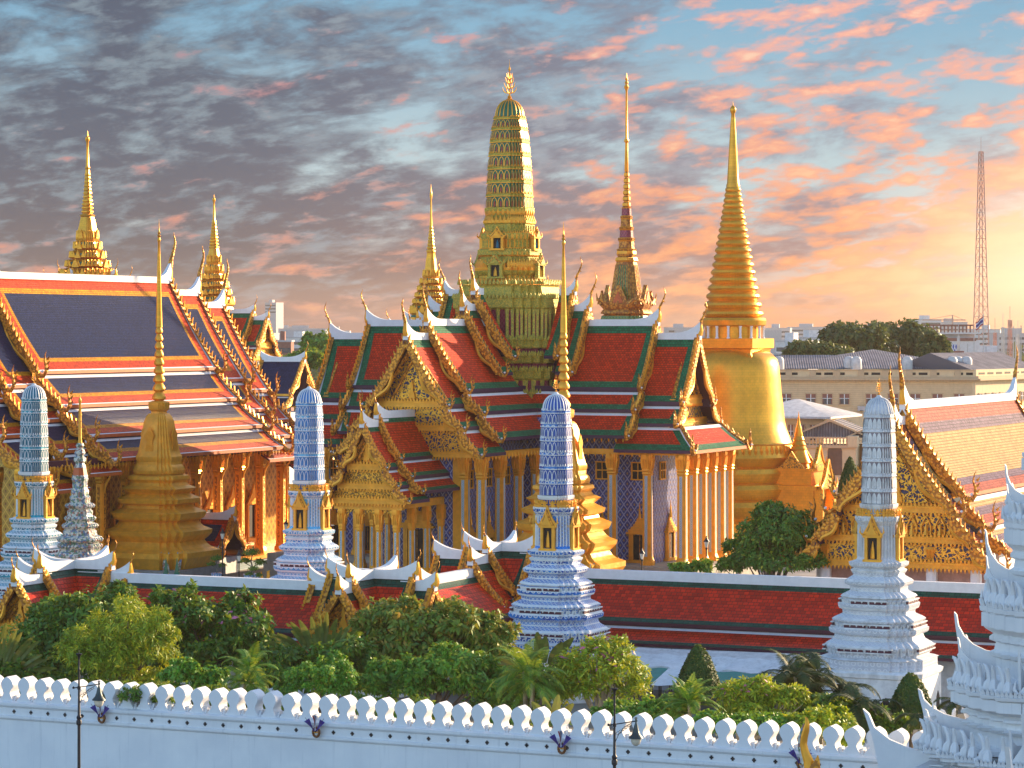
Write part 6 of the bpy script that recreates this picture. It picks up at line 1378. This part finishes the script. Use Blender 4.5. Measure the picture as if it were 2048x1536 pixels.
def palm(label, px, C, pyc, L, n, m, seed, elr=(.0, 1.2), stems=1, name='feather_palm', nl=26, wl=.75, droop_=.32, spread=.5):
    Y = C/(1+.456*(px-1024)/F); x, y, _ = pos(px, C); T = thing(name, label, 'palm', (x, y, ZG), 0); g = random.Random(seed); zc = zat(pyc, Y)-ZG
    mb = MB()
    for s_ in range(stems):
        o = (g.uniform(-spread, spread) if stems > 1 else 0, g.uniform(-spread, spread) if stems > 1 else 0, zc+(g.uniform(-.9, .5) if stems > 1 else 0))
        for k in range(n): frond(mb, o, k*2.39996+g.uniform(-.3, .3), g.uniform(*elr), L*g.uniform(.8, 1.15), droop_*g.uniform(.7, 1.4), nl, wl, m, g)
        tb = MB(); tb.tube([(o[0]*.4, o[1]*.4, 0), (o[0]*.7, o[1]*.7, o[2]*.5), o], [.14, .10, .09], 7, 'bark_pale'); tb.build('trunk', T)
    mb.build('crown', T, smooth=None, recalc=False)
palm('small feather palm with yellowing fronds behind the wall, left of the bright shrub', 505, 163, 1345, 2.0, 12, 'palm_leaf', 41, stems=3, nl=24, wl=.6, elr=(-.1, 1.3))
palm('bushy feather palm in front of the deep blue porcelain tower', 1055, 168, 1345, 2.6, 14, 'palm_leaf', 42, stems=4, nl=26, wl=.6, elr=(-.2, 1.3), spread=.9)
palm('spiky bright green palm beside the cone-clipped topiary', 1390, 163, 1405, 2.1, 18, 'palm_leaf', 43, stems=3, nl=24, wl=.45, elr=(.0, 1.5), spread=.7)
palm('large dark drooping palm group in front of the white tower', 1650, 176, 1362, 3.0, 14, 'palm_dark', 44, stems=5, nl=34, wl=.75, elr=(-.3, 1.2), spread=2.0, droop_=.42)
palm('second dark drooping palm, right of the large palm group', 1735, 172, 1405, 2.2, 12, 'palm_dark', 45, stems=3, nl=30, wl=.7, elr=(-.4, 1.1), spread=1.2, droop_=.45)
palm('dark palm fronds beside the dome-clipped topiary', 1880, 170, 1400, 1.8, 12, 'palm_dark', 46, stems=2, nl=26, wl=.6, elr=(-.3, 1.0), spread=1.2, droop_=.4)
def fan_palm(label, px, C, pyb, L, n, m, seed, face=0.0, name='fan_palm', wid=.5, ang=1.25, stalk=.45, spread3=0.0):
    """traveller's palm: paddles in one plane"""
    Y = C/(1+.456*(px-1024)/F); x, y, _ = pos(px, C); T = thing(name, label, 'palm', (x, y, ZG), face); g = random.Random(seed); zc = zat(pyb, Y)-ZG
    mb = MB()
    for k in range(n):
        a = -ang+2*ang*k/(n-1) if n > 1 else 0; a += g.uniform(-.04, .04); Lk = L*g.uniform(.9, 1.1); yo = g.uniform(-.12, .12)+spread3*math.sin(k*2.4)
        dv = Vector((math.sin(a), yo*.5, math.cos(a))).normalized(); o = Vector((math.sin(a)*.15, 0, zc)); s_ = o+dv*Lk*stalk
        mb.tube([o, s_], [.06, .035], 4, m, cap=False); N_ = 7; prev = None; sv = Vector((math.cos(a), .25*math.sin(k*1.7), -math.sin(a)))
        for j in range(N_+1):
            t_ = j/N_; c = s_+dv*Lk*(1-stalk)*t_+Vector((math.sin(a)*.12*t_*t_*L, -.12*t_*t_*L, -.16*t_*t_*L*abs(math.sin(a)))); w_ = wid*.5*math.sin(math.pi*min(.97, .12+t_*.86))**.6
            cur = (c-sv*w_+Vector((0, -.10*w_, 0)), c+Vector((0, .12*w_, 0)), c+sv*w_+Vector((0, -.10*w_, 0)))
            if prev and not (g.random() < .10):
                mb.quad(prev[0], prev[1], cur[1], cur[0], m)
            if prev: mb.quad(prev[1], prev[2], cur[2], cur[1], m)
            prev = cur
    mb.build('crown', T, smooth=None, recalc=False)
    tb = MB(); tb.tube([(0, 0, 0), (0, 0, zc+.2)], [.22, .16], 8, 'bark'); tb.build('trunk', T)
fan_palm("large fan-shaped traveller's palm below the small left pavilion", 640, 180, 1350, 4.0, 21, 'banana_leaf', 51, face=R(-8), wid=.46)
fan_palm("fan-shaped traveller's palm cut by the left edge", -10, 174, 1385, 4.4, 17, 'banana_leaf', 52, face=R(5), wid=.42, ang=1.0)
fan_palm('dark banana plant with ragged paddles behind the bushy feather palm', 1085, 176, 1372, 3.3, 12, 'banana_leaf', 53, face=R(10), name='banana_plant', wid=.62, ang=1.1, spread3=.5)
fan_palm('young banana plant peeking over the merlons, left of the street lamp', 1105, 160, 1460, 1.9, 6, 'banana_leaf', 54, name='banana_plant', wid=.5, ang=.9, stalk=.2, spread3=.4)
fan_palm('strappy broad-leaved plant peeking over the merlons left of the feather palm', 320, 161, 1415, 1.3, 7, 'banana_leaf', 55, name='banana_plant', wid=.32, ang=.9, stalk=.15, spread3=.4)
for T_, bl in TP:
    g = np.random.default_rng(5); P_, N_ = crown_pts(g, [(b[0], b[1], b[2], b[3], b[3], b[4]) for b in bl], 1500, .3, .5, 20); leaf_mesh('crown', P_, N_, .16, 'leaf_dark', T_, .6, .5, 6)

# ---------------------------------------------------------------- background town
plain('cream', lin('#e2c8a0'), .8, var=.05, stain=.25); plain('cream_trim', lin('#ceb08c'), .8, var=.05); plain('roof_slate', (.16, .155, .17), .7, var=.2, stain=.3); plain('roof_pale', (.62, .60, .58), .6)
plain('brick_dull', (.28, .12, .09), .8); plain('city_white', (.72, .68, .66), .8, var=.1); plain('city_grey', (.52, .48, .48), .8, var=.1); plain('glassdark', (.06, .07, .09), .2)
def slate():
    def fn(t):
        wv = t.n('ShaderNodeTexWave', {'Vector': t.map(ob(t), scale=(1, 1, 1)), 'Scale': .9, 'Distortion': .5}, bands_direction='X').outputs[1]
        n = t.noise(ob(t), .6, 5.0); return bsdf(t, t.mix(t.math('MULTIPLY', wv, t.ss(n, .2, .8)), (.10, .09, .11), (.34, .32, .34)), .6, 0, wv, .6, .1)
    mat('slate_roof', fn)
slate()
Ye = 405.0; x, y, _ = posY(1755, Ye); EB = thing('office_building', 'long cream three-storey classical building with slate roofs, behind the white tower', 'building', (x, y, 0), R(-3))
uE = lambda px: (px-1755)*Ye/F; zE = lambda py: zat(py, Ye); xl, xr = uE(1500), uE(1951)
mb = MB(); mb.box(xl, xr, 0, 24, ZG, zE(757), 'cream')
for (ya, yb, d_) in ((757, 753, .5), (760, 757, .8), (763, 760, .4), (828, 825, .25), (831, 828, .12), (882, 880, .12)): mb.box(xl, xr+.2, -d_, .1, zE(ya), zE(yb), 'cream_trim')
for k in range(14): mb.box(xl, xr, -.05, .01, zE(770+k*4)-.02, zE(770+k*4)+.06, 'cream_trim') if k < 14 else None
mb.box(xl, xr, -.15, .35, zE(753), zE(741), 'cream'); mb.box(xl, xr, -.3, .45, zE(741), zE(739), 'cream_trim')
for k in range(9): xx = uE(1530+k*48); mb.box(xx-.45, xx+.45, -.3, .4, zE(755), zE(739.5), 'cream_trim')
for k in range(70): xx = xl+(xr-xl)*k/70; mb.box(xx, xx+.2, -.7, -.5, zE(763), zE(760.5), 'cream_trim')
mb.build('facade', EB)
lt = MB()
for k in range(18):
    xx = uE(1540+k*23.5); 
    if k % 4 != 3: lt.box(xx-.62, xx+.62, -.17, -.14, zE(750), zE(745), 'dark')
lt.build('parapet_opening', EB)
wn = MB(); wn.box(-.85, .85, -.04, .05, 0, 2.3 if False else 1.5, 'glassdark'); 
def bwin(w_, h):
    b = MB(); b.box(-w_/2, w_/2, -.05, .02, 0, h, 'brick_dull'); pb_ = MB(); pb_.box(-w_*.36, w_*.36, -.07, -.04, .05, h*.55, 'glassdark')
    for s_ in (-w_/2, w_/2, 0): b.box(s_-.06, s_+.06, -.12, .0, 0, h, 'white_clean' if s_ == 0 else 'cream_trim')
    b.box(-w_/2-.15, w_/2+.15, -.25, .0, -.15, 0, 'cream_trim'); b.box(-w_/2-.1, w_/2+.1, -.15, .0, h, h+.12, 'cream_trim'); b.box(-w_/2, w_/2, -.1, 0, h*.55, h*.6, 'white_clean'); o_ = b.build('window'); pb_.build('pane', o_); return o_
w1, w2 = bwin(1.5, 1.45), bwin(1.5, 2.1); fa, fb = [True], [True]
for px in (1573, 1622, 1655, 1689, 1742, 1786, 1830, 1874, 1917):
    col_at(EB, w1, uE(px), -.03, zE(808.5), fa)
    col_at(EB, w2, uE(px), -.03, zE(872), fb)
rf = MB()
for a, b, yb, yt in ((1505, 1800, 740, 723), (1570, 1880, 738, 728)):
    x0_, x1_ = uE(a), uE(b); y0_ = 3 if a == 1570 else 10; rf.prism([(0, 0), (12, 0), (6, (yb-yt)*Ye/F+.8)], (x1_-x0_, 0, 0), 'slate_roof', org=(x0_, y0_, zE(yb)), ax=(0, 1, 0))
rf.build('roof', EB)
cp = MB(); cp.sweep([(4.4, zE(738)), (4.4, zE(716))], SQ, 'cream', cx=uE(1763), cy=16); cp.sweep([(7.0, zE(717)), (0.1, zE(700))], SQ, 'slate_roof', cx=uE(1763), cy=16); cp.build('roof_turret', EB)
cp = MB(); cp.box(uE(1835), uE(1892), 6, 12, zE(741), zE(728), 'cream'); cp.box(uE(1830), uE(1898), 5.5, 12.5, zE(728), zE(725.5), 'cream_trim'); cp.build('roof_turret', EB)
tk = MB(); tk.sweep([(.7, 0), (.75, .2), (.75, 1.5), (.5, 1.9), (.1, 2.0)], C12, 'roof_pale'); tkm = tk.build('roof_tank'); ft = [True]
for px_ in (1560, 1702, 1716, 1818, 1908, 1922, 1940): col_at(EB, tkm, uE(px_), 3.0+(px_ % 3), zE(741), ft)
ac = MB(); ac.box(-.5, .5, -.25, .25, 0, .7, 'city_grey'); ac.sweep([(.26, .05), (.26, .1)], C12, 'dark', cy=-.2); acm = ac.build('air_conditioner'); ft2 = [True]
for px_, py_ in ((1600, 822), (1640, 852), (1722, 822), (1852, 822), (1896, 850), (1762, 850)): col_at(EB, acm, uE(px_), -.5, zE(py_), ft2)
x, y, _ = posY(1951, Ye-1); E2 = thing('office_wing', 'sunlit cream wing of the classical building at the right edge', 'building', (x, y, 0), R(58))
mb = MB(); mb.box(0, 26, 0, 14, ZG, zE(755), 'cream')
for (ya, yb, d_) in ((757, 752, .5), (761, 757, .8), (828, 825, .25), (882, 880, .12)): mb.box(-.1, 26, -d_, .1, zE(ya), zE(yb), 'cream_trim')
mb.box(-.1, 26, -.15, .35, zE(753), zE(739), 'cream'); 
for k in range(8): mb.box(.8+k*3.2, 3.0+k*3.2, -.18, -.1, zE(749), zE(745), 'dark')
mb.build('facade', E2); fa2 = [True]; w3 = bwin(1.2, 1.3)
for k in range(9): col_at(E2, w3, 1.6+k*2.6, -.03, zE(806), fa2)
rr_ = MB(); rr_.prism([(0, 0), (13, 0), (6.5, 2.4)], (26, 0, 0), 'slate_roof', org=(0, .5, zE(740)), ax=(0, 1, 0)); rr_.build('roof', E2)
# smaller buildings beside the golden stupa
x, y, _ = posY(1585, 372); B3 = thing('small_building', 'small cream building with white hipped roof beside the golden stupa', 'building', (x, y, 0), R(-24))
mb = MB(); mb.box(-6.5, 4.2, 0, 10, ZG, zat(836, 372), 'cream'); mb.build('wall', B3); mb = MB(); mb.sweep([(6.9, zat(836, 372)), (6.9, zat(832, 372)), (.3, zat(800, 372))], SQ, 'roof_pale', cx=-1.1, cy=5); mb.build('roof', B3); fa = [True]; w4 = bwin(.8, 2.0)
for k in range(3): col_at(B3, w4, -.2+k*1.5, -.03, zat(880, 372), fa)
x, y, _ = posY(1660, 352); B4 = thing('balustraded_building', 'low cream building with balustrade terrace and slate gables, left of the white tower', 'building', (x, y, 0), R(-12))
zB = lambda py: zat(py, 352)
mb = MB(); mb.box(-6, 3.2, 0, 9, ZG, zB(893), 'cream'); mb.box(-6.2, 3.4, -.3, .1, zB(896), zB(890), 'cream_trim'); mb.box(-6.1, 3.3, -.15, .15, zB(877), zB(874), 'cream_trim'); mb.box(2.2, 3.4, -.4, 2, zB(893), zB(872), 'cream'); mb.box(4.2, 12, 3, 12, ZG, zB(880), 'cream')
for k in range(20): mb.sweep([(.12, zB(890)), (.07, zB(886)), (.14, zB(882)), (.08, zB(877))], C8, 'cream_trim', cx=-5.9+k*.42, cy=0)
mb.prism([(-.9, 0), (.9, 0), (.9, 3), (.6, 3.7), (0, 4.1), (-.6, 3.7), (-.9, 3)], (0, .1, 0), 'glassdark', org=(.6, -.05, zB(950))); mb.build('wall', B4)
mb = MB()
for a in (-2.5, 4.5): mb.prism([(-5, 0), (5, 0), (0, 2.0)], (0, 14, 0), 'slate_roof', org=(a+2, 5, zB(878))); mb.prism([(-5.3, 0), (-4.9, 0), (0, 2.0), (4.9, 0), (5.3, 0), (0, 2.35)], (0, .4, 0), 'cream_trim', org=(a+2, 4.6, zB(878)))
mb.build('roof', B4)

# radio mast and antennas
plain('mast_red', (.62, .34, .26), .6); plain('mast_white', (.6, .56, .52), .6)
def mast(label, px, Y, ytop, ybot, hwb, hwt, nseg, m='mast_red', whip=0):
    x, y, _ = posY(px, Y); T = thing('radio_mast', label, 'mast', (x, y, ZG), R(20)); z0, z1 = zat(ybot, Y)-ZG, zat(ytop, Y)-ZG; z0 = 0
    mb = MB(); rb, rt_ = hwb*Y/F, hwt*Y/F; th = .09*Y/700+.03
    cs = lambda r, z: [(r*c_, r*s_, z) for c_, s_ in ((1, 1), (-1, 1), (-1, -1), (1, -1))]
    a, b = cs(rb, z0), cs(rt_, z1)
    for i in range(4): mb.tube([a[i], b[i]], th, 4, m)
    for k in range(nseg):
        t0, t1 = 1-(1-k/nseg)**1.25, 1-(1-(k+1)/nseg)**1.25; q0 = cs(rb+(rt_-rb)*t0, z0+(z1-z0)*t0); q1 = cs(rb+(rt_-rb)*t1, z0+(z1-z0)*t1)
        for i in range(4): mb.tube([q0[i], q1[(i+1) % 4]], th*.55, 3, m, cap=False); mb.tube([q1[i], q1[(i+1) % 4]], th*.6, 3, m if (k//3) % 2 else 'mast_white', cap=False)
    if whip: mb.tube([(0, 0, z1), (0, 0, z1+whip)], th*.5, 3, m)
    mb.build('lattice', T); return T
mast('tall red and white lattice radio mast near the right edge', 1962, 800, 303, 670, 15, 3.2, 30, whip=4)
for i, (px, yt, hw) in enumerate(((1888, 690, 3), (1917, 672, 3), (1990, 665, 4), (2006, 655, 4), (2020, 640, 5), (2036, 668, 4), (1976, 690, 4))):
    mast(['thin aerial mast left of the flag', 'thin aerial mast behind the white office block', 'short lattice aerial right of the tall mast', 'second short lattice aerial right of the tall mast', 'tallest of the short lattice aerials by the right edge', 'short lattice aerial nearest the right edge', 'stubby lattice aerial at the foot of the tall mast'][i], px, 560+i*14, yt, 745, hw, hw*.5, 9, 'mast_white' if i % 2 else 'mast_red', whip=3)
ap = MB(); ap.tube([(0, 0, 0), (0, 0, 1)], .11, 4, 'mast_white'); ap0 = None; gr = random.Random(21)
for i, px_ in enumerate((1935, 1948, 1972, 1983, 1998, 2012, 2027, 2031, 2042)):
    Yp_ = 540+gr.uniform(0, 90); x, y, _ = posY(px_, Yp_)
    if ap0 is None: ap0 = ap.build('aerial_pole'); o_ = ap0
    else: o_ = dup(ap0)
    o_.location = (x, y, ZG); o_.scale = (1, 1, zat(gr.uniform(648, 705), Yp_)-ZG); tag(o_, 'thin white aerial pole among the masts by the right edge', 'aerial', 'thin aerial poles at the right')
x, y, _ = posY(1957, 520); T = thing('national_flag', 'red, white and blue flag flying in front of the tall radio mast', 'flag', (x, y, ZG), R(0))
mb = MB(); mb.tube([(0.9, 0, 0), (.9, 0, zat(628, 520)-ZG)], .07, 5, 'mast_white'); mb.build('pole', T); mb = MB(); z1 = zat(630, 520)-ZG
for k, (m_, a, b) in enumerate((('flag_red', 0, .17), ('flag_white', .17, .33), ('flag_purple', .33, .67), ('flag_white', .67, .83), ('flag_red', .83, 1))):
    for j in range(6):
        P = lambda t, s_: (.9-1.4*t, .15*math.sin(t*5), z1-.3-1.5*s_-1.0*t+.12*math.sin(t*6)); mb.quad(P(j/6, a), P((j+1)/6, a), P((j+1)/6, b), P(j/6, b), m_)
mb.build('cloth', T)
x, y, _ = posY(1895, 620); OB = thing('white_office_block', 'white office block with lattice screen and rooftop frame behind the trees', 'building', (x, y, 0), 0)
zO = lambda py: zat(py, 620); mb = MB(); mb.box(-3.0*2, 7.0, 0, 16, ZG, zO(680), 'city_white'); mb.box(-6.2, 7.2, -.3, 16, zO(668), zO(665), 'city_white'); mb.box(-5.8, 6, 1, 14, zO(680), zO(668), 'city_grey')
mb.box(-5.9, 6.2, -.2, 0, zO(682), zO(676), 'brick_dull')
for k in range(14): mb.box(-5.6+k*.8, -5.35+k*.8, -.3, .2, zO(665), zO(651), 'brick_dull')
mb.box(-5.8, 5.6, -.3, .2, zO(652), zO(649), 'brick_dull'); mb.build('wall', OB)
mb = MB(); mb.box(-5.9, 2.6, -.15, -.05, zO(716), zO(689), 'glaze_blue'); n = 14
for k in range(n):
    for s_ in (1, -1): mb.tube([(-5.9+8.5*k/n, -.2, zO(716 if s_ > 0 else 689)), (-5.9+8.5*(k+1.5)/n, -.2, zO(689 if s_ > 0 else 716))], .09, 4, 'white_clean', cap=False)
mb.build('lattice_screen', OB)
g = random.Random(3)
def city(label, px, Y, w_, h_px, m='city_white', rows=3, name='distant_building', d=18):
    x, y, _ = posY(px, Y); T = thing(name, label, 'building', (x, y, ZG), R(g.uniform(-20, 20)), 'distant city buildings'); zt = zat(h_px, Y)-ZG; hw = w_*Y/F/2
    mb = MB(); mb.box(-hw, hw, 0, d, 0, zt, m); mb.box(-hw-.2, hw+.2, -.2, d, zt, zt+.5, 'city_grey'); mb.box(-hw*.5, hw*.1, 3, 9, zt+.5, zt+3, m); mb.build('wall', T)
    for k in range(rows):
        z = zt-3.0*(k+1)
        if z > 1: mb = MB(); mb.box(-hw*.93, hw*.93, -.05, .05, z, z+1.3, 'glassdark'); mb.build('window_band', T)
cl = [('grey slab building far off at the left of the navy pavilion', 530, 1500, 22, 668, 'city_grey'), ('maroon walled building behind the navy pavilion', 567, 800, 30, 684, 'brick_dull'), ('long pale low building on the horizon left of centre', 600, 1300, 60, 676, 'city_white'), ('pale block on the horizon beside the left tree', 640, 1700, 40, 672, 'city_white'),
      ('wide grey hall on the horizon behind the green trees', 612, 2400, 110, 658, 'city_grey'), ('tall pale tower block faint on the left horizon', 541, 2600, 24, 606, 'city_grey'), ('pale block just right of the golden stupa', 1580, 900, 60, 684, 'city_white'), ('long white low block right of the golden stupa', 1640, 1000, 70, 677, 'city_white'), ('hazy block on the horizon right of the golden stupa', 1555, 1900, 50, 657, 'city_grey'),
      ('hazy wide block on the horizon behind the trees', 1620, 2200, 90, 655, 'city_grey'), ('distant tower block under the crane', 1862, 1800, 46, 640, 'city_white'), ('second distant tower block under the crane', 1905, 2100, 60, 645, 'city_grey'), ('low red-roofed block right of the office turret', 1935, 520, 130, 735, 'brick_dull'), ('pale shed with rooftop tanks near the masts', 1995, 560, 90, 722, 'city_white'),
      ('faint block on the horizon at the right edge', 2030, 1500, 70, 668, 'city_grey'), ('faint block behind the masts', 1975, 1700, 50, 660, 'city_white'), ('faint low block on the horizon between stupa and right wing', 1365, 2000, 60, 656, 'city_grey'), ('faint mid-rise on the horizon far left of centre', 575, 3000, 60, 656, 'city_grey'), ('pale roofed block at the foot of the stupa trees', 1590, 560, 40, 712, 'city_white'), ('hazy block on the horizon beyond the tree tops', 1760, 2400, 80, 655, 'city_grey')]
for c in cl: city(*c)
EXTRA = 0
for i in range(26):
    px = [500, 690][0]+g.uniform(0, 170) if i < 10 else 1330+g.uniform(0, 720); Y = g.uniform(1400, 3400)
    x, y, _ = posY(px, Y); o = MB(); w_ = g.uniform(10, 40); h = 25+g.uniform(-12, 4)-ZG; o.box(-w_, w_, 0, 20, 0, h, g.choice(['city_white', 'city_grey'])); o.box(-w_*.4, w_*.3, 2, 10, h, h+4, 'city_grey')
    ob_ = o.build('distant_building'); ob_.location = (x, y, ZG); tag(ob_, 'faint low block in the hazy skyline on the horizon', 'building', 'faint skyline blocks')
# crane
x, y, _ = posY(1905, 1700); T = thing('tower_crane', 'thin tower crane far off above the skyline at right', 'crane', (x, y, ZG), 0); z = zat(640, 1700)-ZG
mb = MB(); mb.tube([(0, 0, 0), (0, 0, z+3)], .5, 4, 'mast_red'); mb.build('tower', T); mb = MB(); mb.tube([(-18, 0, z), (8, 0, z)], .45, 4, 'mast_red'); mb.tube([(-16, 0, z), (0, 0, z+3), (7, 0, z)], .15, 3, 'mast_red'); mb.build('jib', T)
# distant trees
def far_tree(label, px, Y, pyt, pyb, hw, n, seed, leaf='leaf_far', size=1.0):
    zt, zb = zat(pyt, Y), zat(pyb, Y); r_ = hw*Y/F
    x, y, _ = posY(px, Y); T = thing('distant_tree', label, 'tree', (x, y, ZG), 0, 'trees beyond the temple'); g = np.random.default_rng(seed); h = (zt-zb)/2
    bl = [(0, 0, (zt+zb)/2-ZG, r_, r_, h), (-r_*.5, 0, (zt+zb)/2-h*.3-ZG, r_*.6, r_*.6, h*.7), (r_*.5, 1, (zt+zb)/2-h*.25-ZG, r_*.6, r_*.6, h*.75)]
    P_, N_ = crown_pts(g, bl, n, .5, .33, 40); leaf_mesh('crown', P_, N_, size, leaf, T, .7, .6, seed); mb = MB(); mb.tube([(0, 0, 0), (0, 0, (zt+zb)/2-ZG)], [.6, .3], 6, 'bark'); mb.build('trunk', T)
far_tree('tall bushy tree behind the office building, left of the pair', 1716, 520, 645, 735, 62, 9000, 61)
far_tree('tall bushy tree behind the office building, right of the pair', 1815, 530, 650, 735, 68, 9000, 62)
far_tree('smaller dark tree between the golden stupa and the tall pair', 1612, 500, 684, 722, 34, 4000, 63)
far_tree('low bush right of the smaller dark tree', 1665, 495, 690, 725, 34, 4000, 64)
far_tree('lower tree at the right flank of the tall pair', 1868, 520, 670, 735, 26, 3500, 66)
far_tree('light green tree beyond the left wing of the central hall', 640, 620, 667, 730, 30, 6000, 65, 'leaf_mid')
far_tree('dark tree below the light green one', 612, 520, 700, 745, 30, 5000, 67, 'leaf_dark')
far_tree('dark leafy mass behind the small blue pavilion', 575, 560, 712, 760, 26, 3500, 68, 'leaf_dark')
tb_ = MB()
cl_far = np.random.default_rng(77); n = 16000; P_ = np.stack([cl_far.uniform(-700, 700, n), cl_far.uniform(900, 2600, n), cl_far.uniform(0, 15, n)], 1); fo = leaf_mesh('far_wood', P_, np.tile(np.array([0, 0, 1.0]), (n, 1)), 9.0, 'leaf_far', None, .9, .8, 5); fo.location = (0, 0, ZG); tag(fo, 'hazy belt of far trees among the buildings on the horizon', 'trees', None, 'stuff')

# ---------------------------------------------------------------- haze
hm_ = bpy.data.materials.new('haze'); hm_.use_nodes = True; t = NT(hm_.node_tree)
vol = t.n('ShaderNodeVolumePrincipled', {'Color': (1.0, .86, .74), 'Density': .00007, 'Anisotropy': .35}).outputs[0]; out = t.n('ShaderNodeOutputMaterial'); hm_.node_tree.links.new(vol, out.inputs['Volume']); M['haze'] = hm_
hb_ = MB(); hb_.box(-1200, 1200, -60, 3600, ZG-1.2, 84, 'haze'); hz_ = hb_.build('haze', smooth=None); tag(hz_, None, None, None, 'stuff')
